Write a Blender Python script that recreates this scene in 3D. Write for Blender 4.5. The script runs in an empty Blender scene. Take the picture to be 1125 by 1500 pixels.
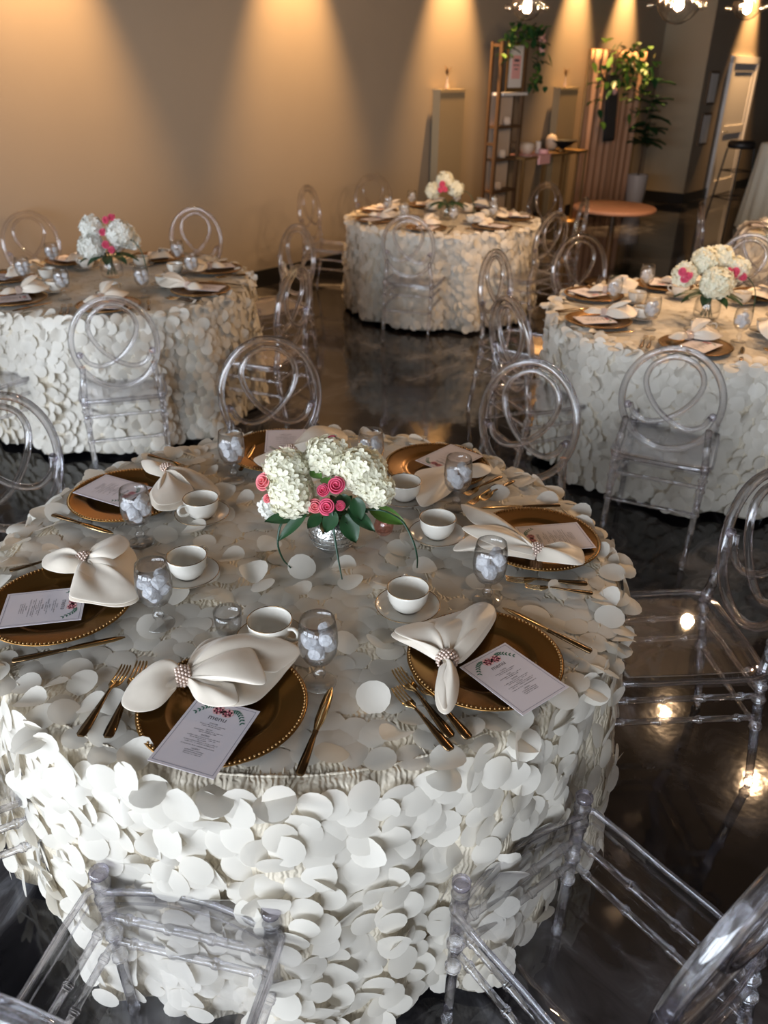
import bpy, math, random
from math import sin, cos, pi, radians as R, hypot, atan2, sqrt
from mathutils import Vector, Matrix
rnd = random.Random(7)
SC = bpy.context.scene
COL = SC.collection

# ------------------------------------------------------------------ camera model
F_PX, PITCH, ROLL, CH = 1170.2, R(29.03), R(.80), 1.873
def ray(px, py):
    X = (px - 562.5) / F_PX; U = -(py - 750) / F_PX
    x = X*cos(ROLL) - U*sin(ROLL); u = X*sin(ROLL) + U*cos(ROLL)
    return Vector((x, cos(PITCH) + u*sin(PITCH), -sin(PITCH) + u*cos(PITCH)))
def at(px, py, z):                       # point of the picture on the level z
    d = ray(px, py); return Vector((0, 0, CH)) + d*((z - CH)/d.z)
def aty(px, py, y):                      # point of the picture at distance y
    d = ray(px, py); return Vector((0, 0, CH)) + d*(y/d.y)

# ------------------------------------------------------------------ mesh helpers
class MB:
    def __init__(s): s.v = []; s.f = []; s.m = []; s.cur = 0
    def add(s, vs, fs, m=None):
        o = len(s.v); s.v.extend([tuple(q) for q in vs])
        s.f.extend([tuple(i + o for i in f) for f in fs]); s.m.extend([s.cur if m is None else m]*len(fs))
    def box(s, x0, x1, y0, y1, z0, z1, m=None):
        s.add([(x0,y0,z0),(x1,y0,z0),(x1,y1,z0),(x0,y1,z0),(x0,y0,z1),(x1,y0,z1),(x1,y1,z1),(x0,y1,z1)],
              [(0,3,2,1),(4,5,6,7),(0,1,5,4),(1,2,6,5),(2,3,7,6),(3,0,4,7)], m)
    def grid(s, rows, closed=False, m=None, flip=False):
        n = len(rows[0]); vs = [p for r in rows for p in r]; fs = []
        for i in range(len(rows)-1):
            for j in range(n if closed else n-1):
                a, b = i*n + j, i*n + (j+1) % n
                fs.append((a, b, b+n, a+n) if not flip else (a, a+n, b+n, b))
        s.add(vs, fs, m)
    def lathe(s, prof, n=32, c=(0,0,0), m=None, sx=1, sy=1):
        rows = [[(c[0]+r*cos(2*pi*j/n)*sx, c[1]+r*sin(2*pi*j/n)*sy, c[2]+z) for j in range(n)] for r, z in prof]
        s.grid(rows, True, m)
    def sweep(s, pts, rad, n=8, closed=False, flat=1.0, up=None, caps=True, m=None):
        pts = [Vector(p) for p in pts]; N = len(pts)
        if not isinstance(rad, (list, tuple)): rad = [rad]*N
        T = []
        for i in range(N):
            a = pts[(i-1) % N] if (closed or i > 0) else pts[0]
            b = pts[(i+1) % N] if (closed or i < N-1) else pts[-1]
            t = b - a; T.append(t.normalized() if t.length > 1e-9 else Vector((0,0,1)))
        ref = Vector(up) if up else (Vector((0,0,1)) if abs(T[0].z) < .9 else Vector((1,0,0)))
        rows = []; nrm = None
        for i in range(N):
            if up: a = (ref - T[i]*ref.dot(T[i])).normalized()
            elif nrm is None: a = (ref - T[i]*ref.dot(T[i])).normalized()
            else: a = (nrm - T[i]*nrm.dot(T[i])).normalized()
            nrm = a; b = T[i].cross(a)
            rows.append([tuple(pts[i] + a*(rad[i]*flat*cos(2*pi*k/n)) + b*(rad[i]*sin(2*pi*k/n))) for k in range(n)])
        if closed: rows.append(rows[0])
        s.grid(rows, True, m)
        if caps and not closed:
            o = len(s.v); s.add(rows[0], [tuple(range(n))[::-1]], m); s.add(rows[-1], [tuple(range(n))], m)
    def ball(s, c, r, n=8, k=6, m=None, sz=1.0):
        s.lathe([(max(1e-5, r*sin(pi*i/k)), -r*sz*cos(pi*i/k)) for i in range(k+1)], n, c, m)
    def build(s, name, mats, parent=None, smooth=True, loc=None, origin=None, auto=None):
        me = bpy.data.meshes.new(name)
        vs = s.v
        if origin is not None:
            o = Vector(origin); vs = [(v[0]-o.x, v[1]-o.y, v[2]-o.z) for v in vs]
        me.from_pydata(vs, [], s.f)
        if not isinstance(mats, (list, tuple)): mats = [mats]
        for q in mats: me.materials.append(q)
        if len(mats) > 1: me.polygons.foreach_set('material_index', s.m)
        if smooth: me.polygons.foreach_set('use_smooth', [True]*len(me.polygons))
        me.update()
        ob = bpy.data.objects.new(name, me); COL.objects.link(ob)
        if parent: ob.parent = parent
        if origin is not None: ob.location = origin
        if loc is not None: ob.location = loc
        if auto is not None and smooth:
            mo = ob.modifiers.new('es', 'EDGE_SPLIT'); mo.split_angle = R(auto)
        return ob
def tag(o, label, cat=None, group=None, kind=None):
    if label: o['label'] = label
    if cat: o['category'] = cat
    if group: o['group'] = group
    if kind: o['kind'] = kind
    return o
def empty(name, loc=(0,0,0), rz=0):
    o = bpy.data.objects.new(name, None); COL.objects.link(o); o.location = loc; o.rotation_euler = (0,0,rz)
    o.empty_display_size = .05
    return o
KIDS = {}
def kids(o): return [c for c in o.children]
def dup(o, parent=None):
    c = o.copy(); COL.objects.link(c)
    if parent: c.parent = parent
    for ch in kids(o): dup(ch, c)
    return c
def catmull(P, n=8, closed=False):
    P = [Vector(p) for p in P]; out = []; N = len(P)
    for i in range(N if closed else N-1):
        p0 = P[(i-1) % N] if (closed or i > 0) else P[0]*2 - P[1]
        p1 = P[i]; p2 = P[(i+1) % N]
        p3 = P[(i+2) % N] if (closed or i < N-2) else P[-1]*2 - P[-2]
        for k in range(n):
            t = k/n
            out.append(.5*((2*p1) + (p2-p0)*t + (2*p0-5*p1+4*p2-p3)*t*t + (3*p1-p0-3*p2+p3)*t**3))
    if not closed: out.append(P[-1])
    return out

# ------------------------------------------------------------------ materials
def newmat(name):
    m = bpy.data.materials.new(name); m.use_nodes = True; nt = m.node_tree
    for n in list(nt.nodes): nt.nodes.remove(n)
    out = nt.nodes.new('ShaderNodeOutputMaterial')
    return m, nt, out
def node(nt, t, **kw):
    n = nt.nodes.new('ShaderNode'+t)
    for k, v in kw.items():
        if hasattr(n, k): setattr(n, k, v)
        else: n.inputs[k.replace('_', ' ')].default_value = v
    return n
def L(nt, a, b): nt.links.new(a, b)
def pbr(name, col, rough=.5, metal=0, spec=.5, noise=0, nscale=20, bump=0, bscale=60, trans=0, coat=0, emis=None, estr=0, sheen=0):
    m, nt, out = newmat(name)
    p = node(nt, 'BsdfPrincipled'); L(nt, p.outputs[0], out.inputs[0])
    p.inputs['Base Color'].default_value = (*col, 1); p.inputs['Roughness'].default_value = rough
    p.inputs['Metallic'].default_value = metal; p.inputs['Specular IOR Level'].default_value = spec
    if coat: p.inputs['Coat Weight'].default_value = coat; p.inputs['Coat Roughness'].default_value = .08
    if sheen: p.inputs['Sheen Weight'].default_value = sheen
    if emis: p.inputs['Emission Color'].default_value = (*emis, 1); p.inputs['Emission Strength'].default_value = estr
    tc = node(nt, 'TexCoord')
    nz = node(nt, 'TexNoise'); nz.inputs['Scale'].default_value = nscale; nz.inputs['Detail'].default_value = 3
    L(nt, tc.outputs['Object'], nz.inputs['Vector'])
    hv = node(nt, 'HueSaturation'); hv.inputs['Color'].default_value = (*col, 1)
    mp = node(nt, 'MapRange'); mp.inputs['To Min'].default_value = 1 - noise; mp.inputs['To Max'].default_value = 1 + noise
    L(nt, nz.outputs['Fac'], mp.inputs['Value']); L(nt, mp.outputs[0], hv.inputs['Value']); L(nt, hv.outputs[0], p.inputs['Base Color'])
    if bump:
        b2 = node(nt, 'TexNoise'); b2.inputs['Scale'].default_value = bscale; b2.inputs['Detail'].default_value = 2
        L(nt, tc.outputs['Object'], b2.inputs['Vector'])
        bp = node(nt, 'Bump'); bp.inputs['Strength'].default_value = bump; bp.inputs['Distance'].default_value = .01
        L(nt, b2.outputs['Fac'], bp.inputs['Height']); L(nt, bp.outputs[0], p.inputs['Normal'])
    if trans:
        tr = node(nt, 'BsdfTranslucent'); L(nt, hv.outputs[0], tr.inputs['Color'])
        mx = node(nt, 'MixShader'); mx.inputs[0].default_value = trans
        L(nt, p.outputs[0], mx.inputs[1]); L(nt, tr.outputs[0], mx.inputs[2]); L(nt, mx.outputs[0], out.inputs[0])
    return m
def clear(name, tint=(1,1,1), edge=(.6,.6,.65), ior=1.45, rough=.02, lo=.04, refr=.3):
    """clear plastic or glass: see-through face on, denser and reflecting towards its edges"""
    m, nt, out = newmat(name)
    lw = node(nt, 'LayerWeight'); lw.inputs['Blend'].default_value = .35
    rp = node(nt, 'ValToRGB'); rp.color_ramp.elements[0].color = (*tint, 1); rp.color_ramp.elements[1].color = (*edge, 1)
    rp.color_ramp.elements[0].position = .35; rp.color_ramp.elements[1].position = 1.0
    L(nt, lw.outputs['Facing'], rp.inputs[0])
    tp = node(nt, 'BsdfTransparent'); L(nt, rp.outputs[0], tp.inputs[0])
    gl = node(nt, 'BsdfGlass'); gl.inputs['IOR'].default_value = ior; gl.inputs['Roughness'].default_value = rough
    L(nt, rp.outputs[0], gl.inputs['Color'])
    m1 = node(nt, 'MixShader'); m1.inputs[0].default_value = refr
    L(nt, tp.outputs[0], m1.inputs[1]); L(nt, gl.outputs[0], m1.inputs[2])
    gs = node(nt, 'BsdfGlossy'); gs.inputs['Roughness'].default_value = rough + .012
    lf = node(nt, 'LayerWeight'); lf.inputs['Blend'].default_value = .5
    pw = node(nt, 'Math', operation='POWER'); pw.inputs[1].default_value = 4.5; L(nt, lf.outputs['Facing'], pw.inputs[0])
    ma = node(nt, 'Math', operation='MULTIPLY_ADD'); ma.inputs[1].default_value = .9; ma.inputs[2].default_value = lo + .035; ma.use_clamp = True
    L(nt, pw.outputs[0], ma.inputs[0])
    m2 = node(nt, 'MixShader'); L(nt, ma.outputs[0], m2.inputs[0]); L(nt, m1.outputs[0], m2.inputs[1]); L(nt, gs.outputs[0], m2.inputs[2])
    L(nt, m2.outputs[0], out.inputs[0])
    return m
def emit(name, col, s):
    m, nt, out = newmat(name); e = node(nt, 'Emission'); e.inputs[0].default_value = (*col, 1); e.inputs[1].default_value = s
    L(nt, e.outputs[0], out.inputs[0]); return m

M = {}
M['wall'] = pbr('painted_wall', (.335,.28,.22), .62, noise=.03, nscale=3, bump=.05, bscale=150)
M['wall_end'] = pbr('painted_wall_olive', (.33,.27,.185), .62, noise=.03, nscale=3, bump=.05, bscale=150)
M['ceiling'] = pbr('ceiling_paint', (.10,.09,.08), .8, noise=.03, nscale=4)
M['black_base'] = pbr('black_baseboard', (.012,.012,.013), .35, noise=.1)
M['fabric'] = pbr('satin_petal', (.88,.83,.74), .42, noise=.04, nscale=8, trans=.28, spec=.45, sheen=.1)
M['cloth'] = pbr('satin_cloth', (.66,.61,.51), .42, noise=.06, nscale=10, bump=.55, bscale=38, spec=.5)
M['napkin'] = pbr('satin_napkin', (.88,.78,.65), .36, noise=.02, nscale=10, bump=.18, bscale=16, spec=.5, sheen=.3, trans=.08)
M['gold'] = pbr('antique_gold_plate', (.27,.135,.035), .27, metal=.85, noise=.06, nscale=12)
M['gold_bead'] = pbr('gold_beads', (.40,.24,.10), .3, metal=.9, noise=.05)
M['cutlery'] = pbr('gold_cutlery', (.62,.43,.21), .16, metal=1, noise=.04)
M['cutlery_dark'] = pbr('dark_gold_handle', (.22,.14,.07), .18, metal=1, noise=.04)
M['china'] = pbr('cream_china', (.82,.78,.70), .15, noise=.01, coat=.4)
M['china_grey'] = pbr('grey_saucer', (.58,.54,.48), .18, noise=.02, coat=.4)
M['rim'] = pbr('gold_rim', (.35,.22,.10), .25, metal=1)
M['card'] = pbr('menu_card', (.78,.72,.76), .6, noise=.01)
M['ink'] = pbr('menu_ink', (.10,.09,.11), .7)
M['inkblue'] = pbr('menu_border_ink', (.22,.21,.30), .7)
M['pinkp'] = pbr('printed_pink', (.85,.22,.30), .6, noise=.2, nscale=400)
M['pinkl'] = pbr('printed_pale_pink', (.92,.50,.50), .6, noise=.15, nscale=400)
M['greenp'] = pbr('printed_green', (.04,.16,.11), .6, noise=.3, nscale=300)
M['pearl'] = pbr('blush_pearl', (.80,.62,.52), .12, metal=.25, coat=.6, noise=.05)
M['hyd'] = pbr('hydrangea_petal', (.93,.90,.72), .5, noise=.08, nscale=30, trans=.25, sheen=.1)
M['hydw'] = pbr('hydrangea_petal_white', (.92,.91,.84), .5, noise=.06, nscale=30, trans=.25)
M['rose'] = pbr('pink_rose', (.90,.13,.24), .5, noise=.2, nscale=60, trans=.15)
M['rosel'] = pbr('coral_rose', (.92,.25,.27), .5, noise=.2, nscale=60, trans=.15)
M['leaf'] = pbr('dark_leaf', (.018,.065,.022), .38, noise=.3, nscale=30, trans=.08)
M['leafl'] = pbr('fresh_leaf', (.10,.22,.04), .42, noise=.3, nscale=20, trans=.15)
M['grass'] = pbr('lily_grass', (.015,.06,.03), .3, noise=.3, nscale=50)
M['acrylic'] = clear('clear_acrylic', (.97,.965,.98), (.20,.19,.27), 1.49, .01, .045, .45)
M['seatplate'] = clear('clear_seat_plate', (.975,.975,.985), (.62,.61,.68), 1.35, .01, .01, .06)
M['acrylic_knob'] = clear('clear_acrylic_joint', (.90,.885,.95), (.30,.285,.40), 1.49, .02, .05, .30)
M['glass'] = clear('drinking_glass', (.99,.99,.99), (.60,.60,.60), 1.33, .0, .03, .08)
M['pane'] = clear('window_glass', (.98,.99,1), (.8,.85,.9), 1.1, .0, .0, .0)
M['pinkglass'] = clear('pink_glass', (.97,.82,.80), (.80,.42,.40), 1.4, .02, .04, .1)
M['ice'] = pbr('ice_cubes', (.93,.94,.97), .12, noise=.06, nscale=60, bump=.5, bscale=120, trans=.35)
M['tin'] = pbr('silver_metal', (.6,.6,.6), .25, metal=1)
M['blackm'] = pbr('black_metal', (.02,.02,.022), .4, metal=.3)
M['wood_d'] = pbr('dark_wood_rail', (.10,.055,.025), .5, noise=.2, nscale=20)
M['cream'] = pbr('cream_board', (.66,.54,.44), .6, noise=.04)
M['cream_d'] = pbr('tan_painted_board', (.36,.28,.17), .6, noise=.03)
M['white'] = pbr('white_paint', (.86,.84,.84), .5, noise=.02)
M['drape'] = pbr('peach_drape', (.62,.36,.23), .7, noise=.06, nscale=6, trans=.1)
M['goldm'] = pbr('brass_frame', (.30,.18,.07), .4, metal=.6, noise=.05)
M['peach'] = pbr('peach_tabletop', (.50,.24,.14), .5, noise=.08)
M['pot'] = pbr('white_glazed_pot', (.52,.47,.46), .4, noise=.03)
M['bark'] = pbr('brown_bark', (.09,.055,.03), .8, noise=.3)
M['blush'] = pbr('blush_flower', (.75,.42,.38), .6, noise=.2)
M['dark'] = pbr('dark_picture', (.05,.045,.05), .3, noise=.3, nscale=8)
M['greencloth'] = pbr('pale_pleated_cloth', (.74,.76,.69), .6, noise=.06, trans=.1)
M['bulb'] = emit('warm_bulb', (1,.66,.32), 14)
M['lamp_lens'] = emit('downlight_lens', (1,.70,.40), 25)
M['mercury'] = pbr('mercury_glass', (.50,.50,.48), .22, metal=.9, noise=.35, nscale=70, bump=.5, bscale=110)

def floor_material():
    m, nt, out = newmat('dark_marbled_epoxy')
    p = node(nt, 'BsdfPrincipled'); L(nt, p.outputs[0], out.inputs[0])
    tc = node(nt, 'TexCoord')
    n1 = node(nt, 'TexNoise'); n1.inputs['Scale'].default_value = .55; n1.inputs['Detail'].default_value = 4; n1.inputs['Distortion'].default_value = 1.6
    L(nt, tc.outputs['Object'], n1.inputs['Vector'])
    mixv = node(nt, 'VectorMath', operation='MULTIPLY_ADD')
    mixv.inputs[1].default_value = (2.2, 2.2, 2.2)
    L(nt, n1.outputs['Color'], mixv.inputs[0]); L(nt, tc.outputs['Object'], mixv.inputs[2])
    n2 = node(nt, 'TexNoise'); n2.inputs['Scale'].default_value = 1.3; n2.inputs['Detail'].default_value = 8; n2.inputs['Roughness'].default_value = .62; n2.inputs['Distortion'].default_value = .8
    L(nt, mixv.outputs[0], n2.inputs['Vector'])
    cr = node(nt, 'ValToRGB'); e = cr.color_ramp.elements
    e[0].position = .40; e[0].color = (.004,.004,.005,1); e[1].position = .68; e[1].color = (.16,.16,.175,1)
    q = cr.color_ramp.elements.new(.50); q.color = (.014,.013,.015,1)
    q = cr.color_ramp.elements.new(.60); q.color = (.06,.057,.06,1)
    L(nt, n2.outputs['Fac'], cr.inputs[0]); L(nt, cr.outputs[0], p.inputs['Base Color'])
    p.inputs['Roughness'].default_value = .065; p.inputs['Specular IOR Level'].default_value = .5
    n3 = node(nt, 'TexNoise'); n3.inputs['Scale'].default_value = 9; n3.inputs['Detail'].default_value = 3
    L(nt, tc.outputs['Object'], n3.inputs['Vector'])
    bp = node(nt, 'Bump'); bp.inputs['Strength'].default_value = .04; bp.inputs['Distance'].default_value = .02
    L(nt, n3.outputs['Fac'], bp.inputs['Height']); L(nt, bp.outputs[0], p.inputs['Normal'])
    return m
M['floor'] = floor_material()
def gather_material():
    """cloth on the table top: gathered stitches and soft creases"""
    m, nt, out = newmat('gathered_satin')
    p = node(nt, 'BsdfPrincipled'); L(nt, p.outputs[0], out.inputs[0])
    p.inputs['Base Color'].default_value = (.72,.64,.51,1); p.inputs['Roughness'].default_value = .4
    tc = node(nt, 'TexCoord')
    n1 = node(nt, 'TexNoise'); n1.inputs['Scale'].default_value = 16; n1.inputs['Detail'].default_value = 3; n1.inputs['Distortion'].default_value = 1.2
    L(nt, tc.outputs['Object'], n1.inputs['Vector'])
    wv = node(nt, 'TexWave'); wv.inputs['Scale'].default_value = 28; wv.inputs['Distortion'].default_value = 9; wv.inputs['Detail'].default_value = 2; wv.inputs['Detail Scale'].default_value = 1.2
    L(nt, tc.outputs['Object'], wv.inputs['Vector'])
    ad = node(nt, 'Math', operation='MULTIPLY_ADD'); ad.inputs[1].default_value = .35
    L(nt, wv.outputs['Fac'], ad.inputs[0]); L(nt, n1.outputs['Fac'], ad.inputs[2])
    bp = node(nt, 'Bump'); bp.inputs['Strength'].default_value = .55; bp.inputs['Distance'].default_value = .010
    L(nt, ad.outputs[0], bp.inputs['Height']); L(nt, bp.outputs[0], p.inputs['Normal'])
    return m
M['gather'] = gather_material()

# ------------------------------------------------------------------ room
A = at(405, 415, 0); B = at(933, 292, 0)
D = (B - A).normalized(); PHI = atan2(D.y, D.x); NRM = Vector((D.y, -D.x, 0))
def RW(s, t, z=0): return A + D*s + NRM*t + Vector((0,0,z))
CONV = at(998, 298, 0); JT = (CONV - A).dot(NRM); JS = (CONV - A).dot(D)
S0, S1, T1W, HC = -9.4, 16.0, 10.5, 3.6
def struct(name, mb, mat, smooth=False):
    o = mb.build(name, mat, smooth=smooth); o.location = A; o.rotation_euler = (0,0,PHI); o['kind'] = 'structure'; return o
b = MB(); b.box(S0, S1, -T1W, .0, -.1, 0); struct('floor', b, M['floor'])
b = MB(); b.box(S0, S1, -T1W, .0, HC, HC+.1); struct('ceiling', b, M['ceiling'])
b = MB(); b.box(S0, JS, 0, .15, 0, HC); struct('wall_left', b, M['wall'])
b = MB(); b.box(JS, S1, -JT, .15, 0, HC, 0)
w = struct('wall_back', b, [M['wall'], M['wall_end']])
w.data.polygons.foreach_set('material_index', [1 if i == 5 else 0 for i in range(6)])
b = MB(); b.box(S0, S1, -T1W-.15, -T1W, 0, HC); struct('wall_right', b, M['wall'])
b = MB(); b.box(S1, S1+.15, -T1W, 0, 0, HC); struct('wall_far', b, M['wall_end'])
# storefront behind the viewer: a wall with three tall window openings
wins = [(-3.6, -.7), (-6.9, -4.0), (-10.1, -7.2)]
b = MB(); b.box(S0-.15, S0, -T1W, 0, 0, .35); b.box(S0-.15, S0, -T1W, 0, 2.9, HC)
edges = [0, -.7, -3.6, -4.0, -6.9, -7.2, -10.1, -T1W]
for i in range(0, 8, 2): b.box(S0-.15, S0, edges[i+1], edges[i], .35, 2.9)
struct('wall_front', b, M['wall'])
for i, (y0, y1) in enumerate(wins):
    b = MB()
    for a0, a1, c0, c1 in ((y0, y1, .35, .42), (y0, y1, 2.83, 2.9), (y0, y0+.06, .42, 2.83), (y1-.06, y1, .42, 2.83), ((y0+y1)/2-.03, (y0+y1)/2+.03, .42, 2.83)):
        b.box(S0-.11, S0-.04, a0, a1, c0, c1)
    fr = struct('window_%d' % (i+1), b, M['blackm'])
    b = MB(); b.box(S0-.08, S0-.074, y0+.06, y1-.06, .42, 2.83); b.build('window_pane', M['pane'], fr, smooth=False)
    ld = bpy.data.lights.new('daylight', 'AREA'); ld.shape = 'RECTANGLE'; ld.size = abs(y1-y0)-.1; ld.size_y = 2.4
    ld.energy = 165; ld.color = (.84,.91,1.0)
    lo = bpy.data.objects.new('daylight', ld); COL.objects.link(lo)
    lo.location = RW(S0-.2, -(y0+y1)/2, 1.65)
    dirv = D.copy(); lo.rotation_euler = dirv.to_track_quat('-Z', 'Y').to_euler()
b = MB(); b.box(S0, JS-.001, -.018, 0, 0, .16); struct('baseboard_left', b, M['black_base'])
b = MB(); b.box(JS-.018, JS, -JT-.018, -.0, 0, .15); b.box(JS, S1, -JT-.018, -JT, 0, .15); struct('baseboard_back', b, M['black_base'])

def onw0(px_, py_, t_):
    dd = ray(px_, py_); o_ = Vector((0,0,CH)); kk = ((A + NRM*t_) - o_).dot(NRM)/dd.dot(NRM); return (o_ + dd*kk - A).dot(D), (o_ + dd*kk).z
# door in the far wall: white frame, glazed leaf, daylight on its glass put in as white paint
dS0, dS1 = onw0(1072, 95, JT)[0], onw0(1106, 95, JT)[0]
b = MB(); y = -JT
b.box(dS0-.09, dS0, y-.05, y+.02, 0, 2.1); b.box(dS1, dS1+.09, y-.05, y+.02, 0, 2.1); b.box(dS0-.09, dS1+.09, y-.05, y+.02, 2.02, 2.12)
dr = struct('door_1', b, M['white'])
b = MB()
b.box(dS0, dS0+.12, y-.035, y-.005, .01, 2.02); b.box(dS1-.12, dS1, y-.035, y-.005, .01, 2.02)
b.box(dS0+.12, dS1-.12, y-.035, y-.005, .01, .25); b.box(dS0+.12, dS1-.12, y-.035, y-.005, 1.9, 2.02); b.box(dS0+.12, dS1-.12, y-.035, y-.005, .98, 1.10)
b.build('door_leaf', M['white'], dr, smooth=False)
b = MB(); b.box(dS0+.12, dS1-.12, y-.026, y-.016, .25, .98); b.box(dS0+.12, dS1-.12, y-.026, y-.016, 1.10, 1.9); b.build('daylit_door_glass', M['white'], dr, smooth=False)
b = MB(); b.sweep([(dS0+.06, y-.035, 1.02), (dS0+.06, y-.085, 1.02), (dS0+.16, y-.085, 1.02)], .01, 8); b.build('door_handle', M['tin'], dr)

# ------------------------------------------------------------------ lamps the room has
def spot(s, t, z, e, size, col=(1,.56,.22), tilt=.0, blend=.7, rad=.04):
    ld = bpy.data.lights.new('downlight', 'SPOT'); ld.energy = e; ld.spot_size = R(size); ld.spot_blend = blend; ld.color = col; ld.shadow_soft_size = rad
    lo = bpy.data.objects.new('downlight', ld); COL.objects.link(lo); lo.location = RW(s, t, z)
    lo.rotation_euler = (Vector((0,0,-1)) - NRM*tilt).to_track_quat('-Z', 'Y').to_euler()
def downlight(s, t, n, label):
    r = empty('ceiling_downlight', RW(s, t, HC), PHI)
    tag(r, label, 'ceiling light', 'recessed ceiling downlights')
    b = MB(); b.lathe([(.085,-.001),(.085,-.012),(.06,-.014),(.055,-.002)], 24); b.build('trim_ring', M['white'], r)
    b = MB(); b.lathe([(.055,-.004),(.0001,-.004)], 24); b.build('lens', M['lamp_lens'], r)
for k, (s, e) in enumerate(((-2.07, 95), (.36, 95), (2.72, 95), (5.45, 80), (6.85, 80))):
    spot(s, .25, HC-.05, e*7.5, 55, tilt=.06, blend=.9)
for s, t, e in ((9.9, JT+.45, 80),):
    spot(s, JT+.25, HC-.05, e*7.5, 55, tilt=.06, blend=.9)

# ------------------------------------------------------------------ round skirted tablecloths covered in satin petals
TH = .765
def petal(b, c, nrm, updir, r, rr, curlk, fold):
    """one round satin petal; c centre, nrm facing, updir towards its stitched edge"""
    n = nrm.normalized(); u = (updir - n*updir.dot(n)).normalized(); w = n.cross(u)
    a0 = rr.uniform(0, pi); ca, sa = cos(a0), sin(a0)
    vs = []; idx = []
    for ri, cnt in ((0, 1), (.55, 8), (1, 14)):
        row = []
        for k in range(cnt):
            th = 2*pi*k/cnt; x = ri*r*cos(th); yv = ri*r*sin(th)
            s1 = x*ca + yv*sa
            h = curlk*s1*s1 - 2.0*(x*x+yv*yv) + (fold*max(0, s1) if fold else 0)
            row.append(len(vs)); vs.append(tuple(c + w*x + u*yv + n*h))
        idx.append(row)
    fs = [(idx[0][0], idx[1][k], idx[1][(k+1) % 8]) for k in range(8)]
    j = 0
    A1, A2 = idx[1], idx[2]
    # stitch 8 -> 14
    i1 = i2 = 0
    while i1 < 8 or i2 < 14:
        if i2 < 14 and (i1 == 8 or (i2+1)/14 <= (i1+1)/8):
            fs.append((A1[i1 % 8], A2[i2 % 14], A2[(i2+1) % 14])); i2 += 1
        else:
            fs.append((A1[i1 % 8], A2[i2 % 14], A1[(i1+1) % 8])); i1 += 1
    b.add(vs, fs)
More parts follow.
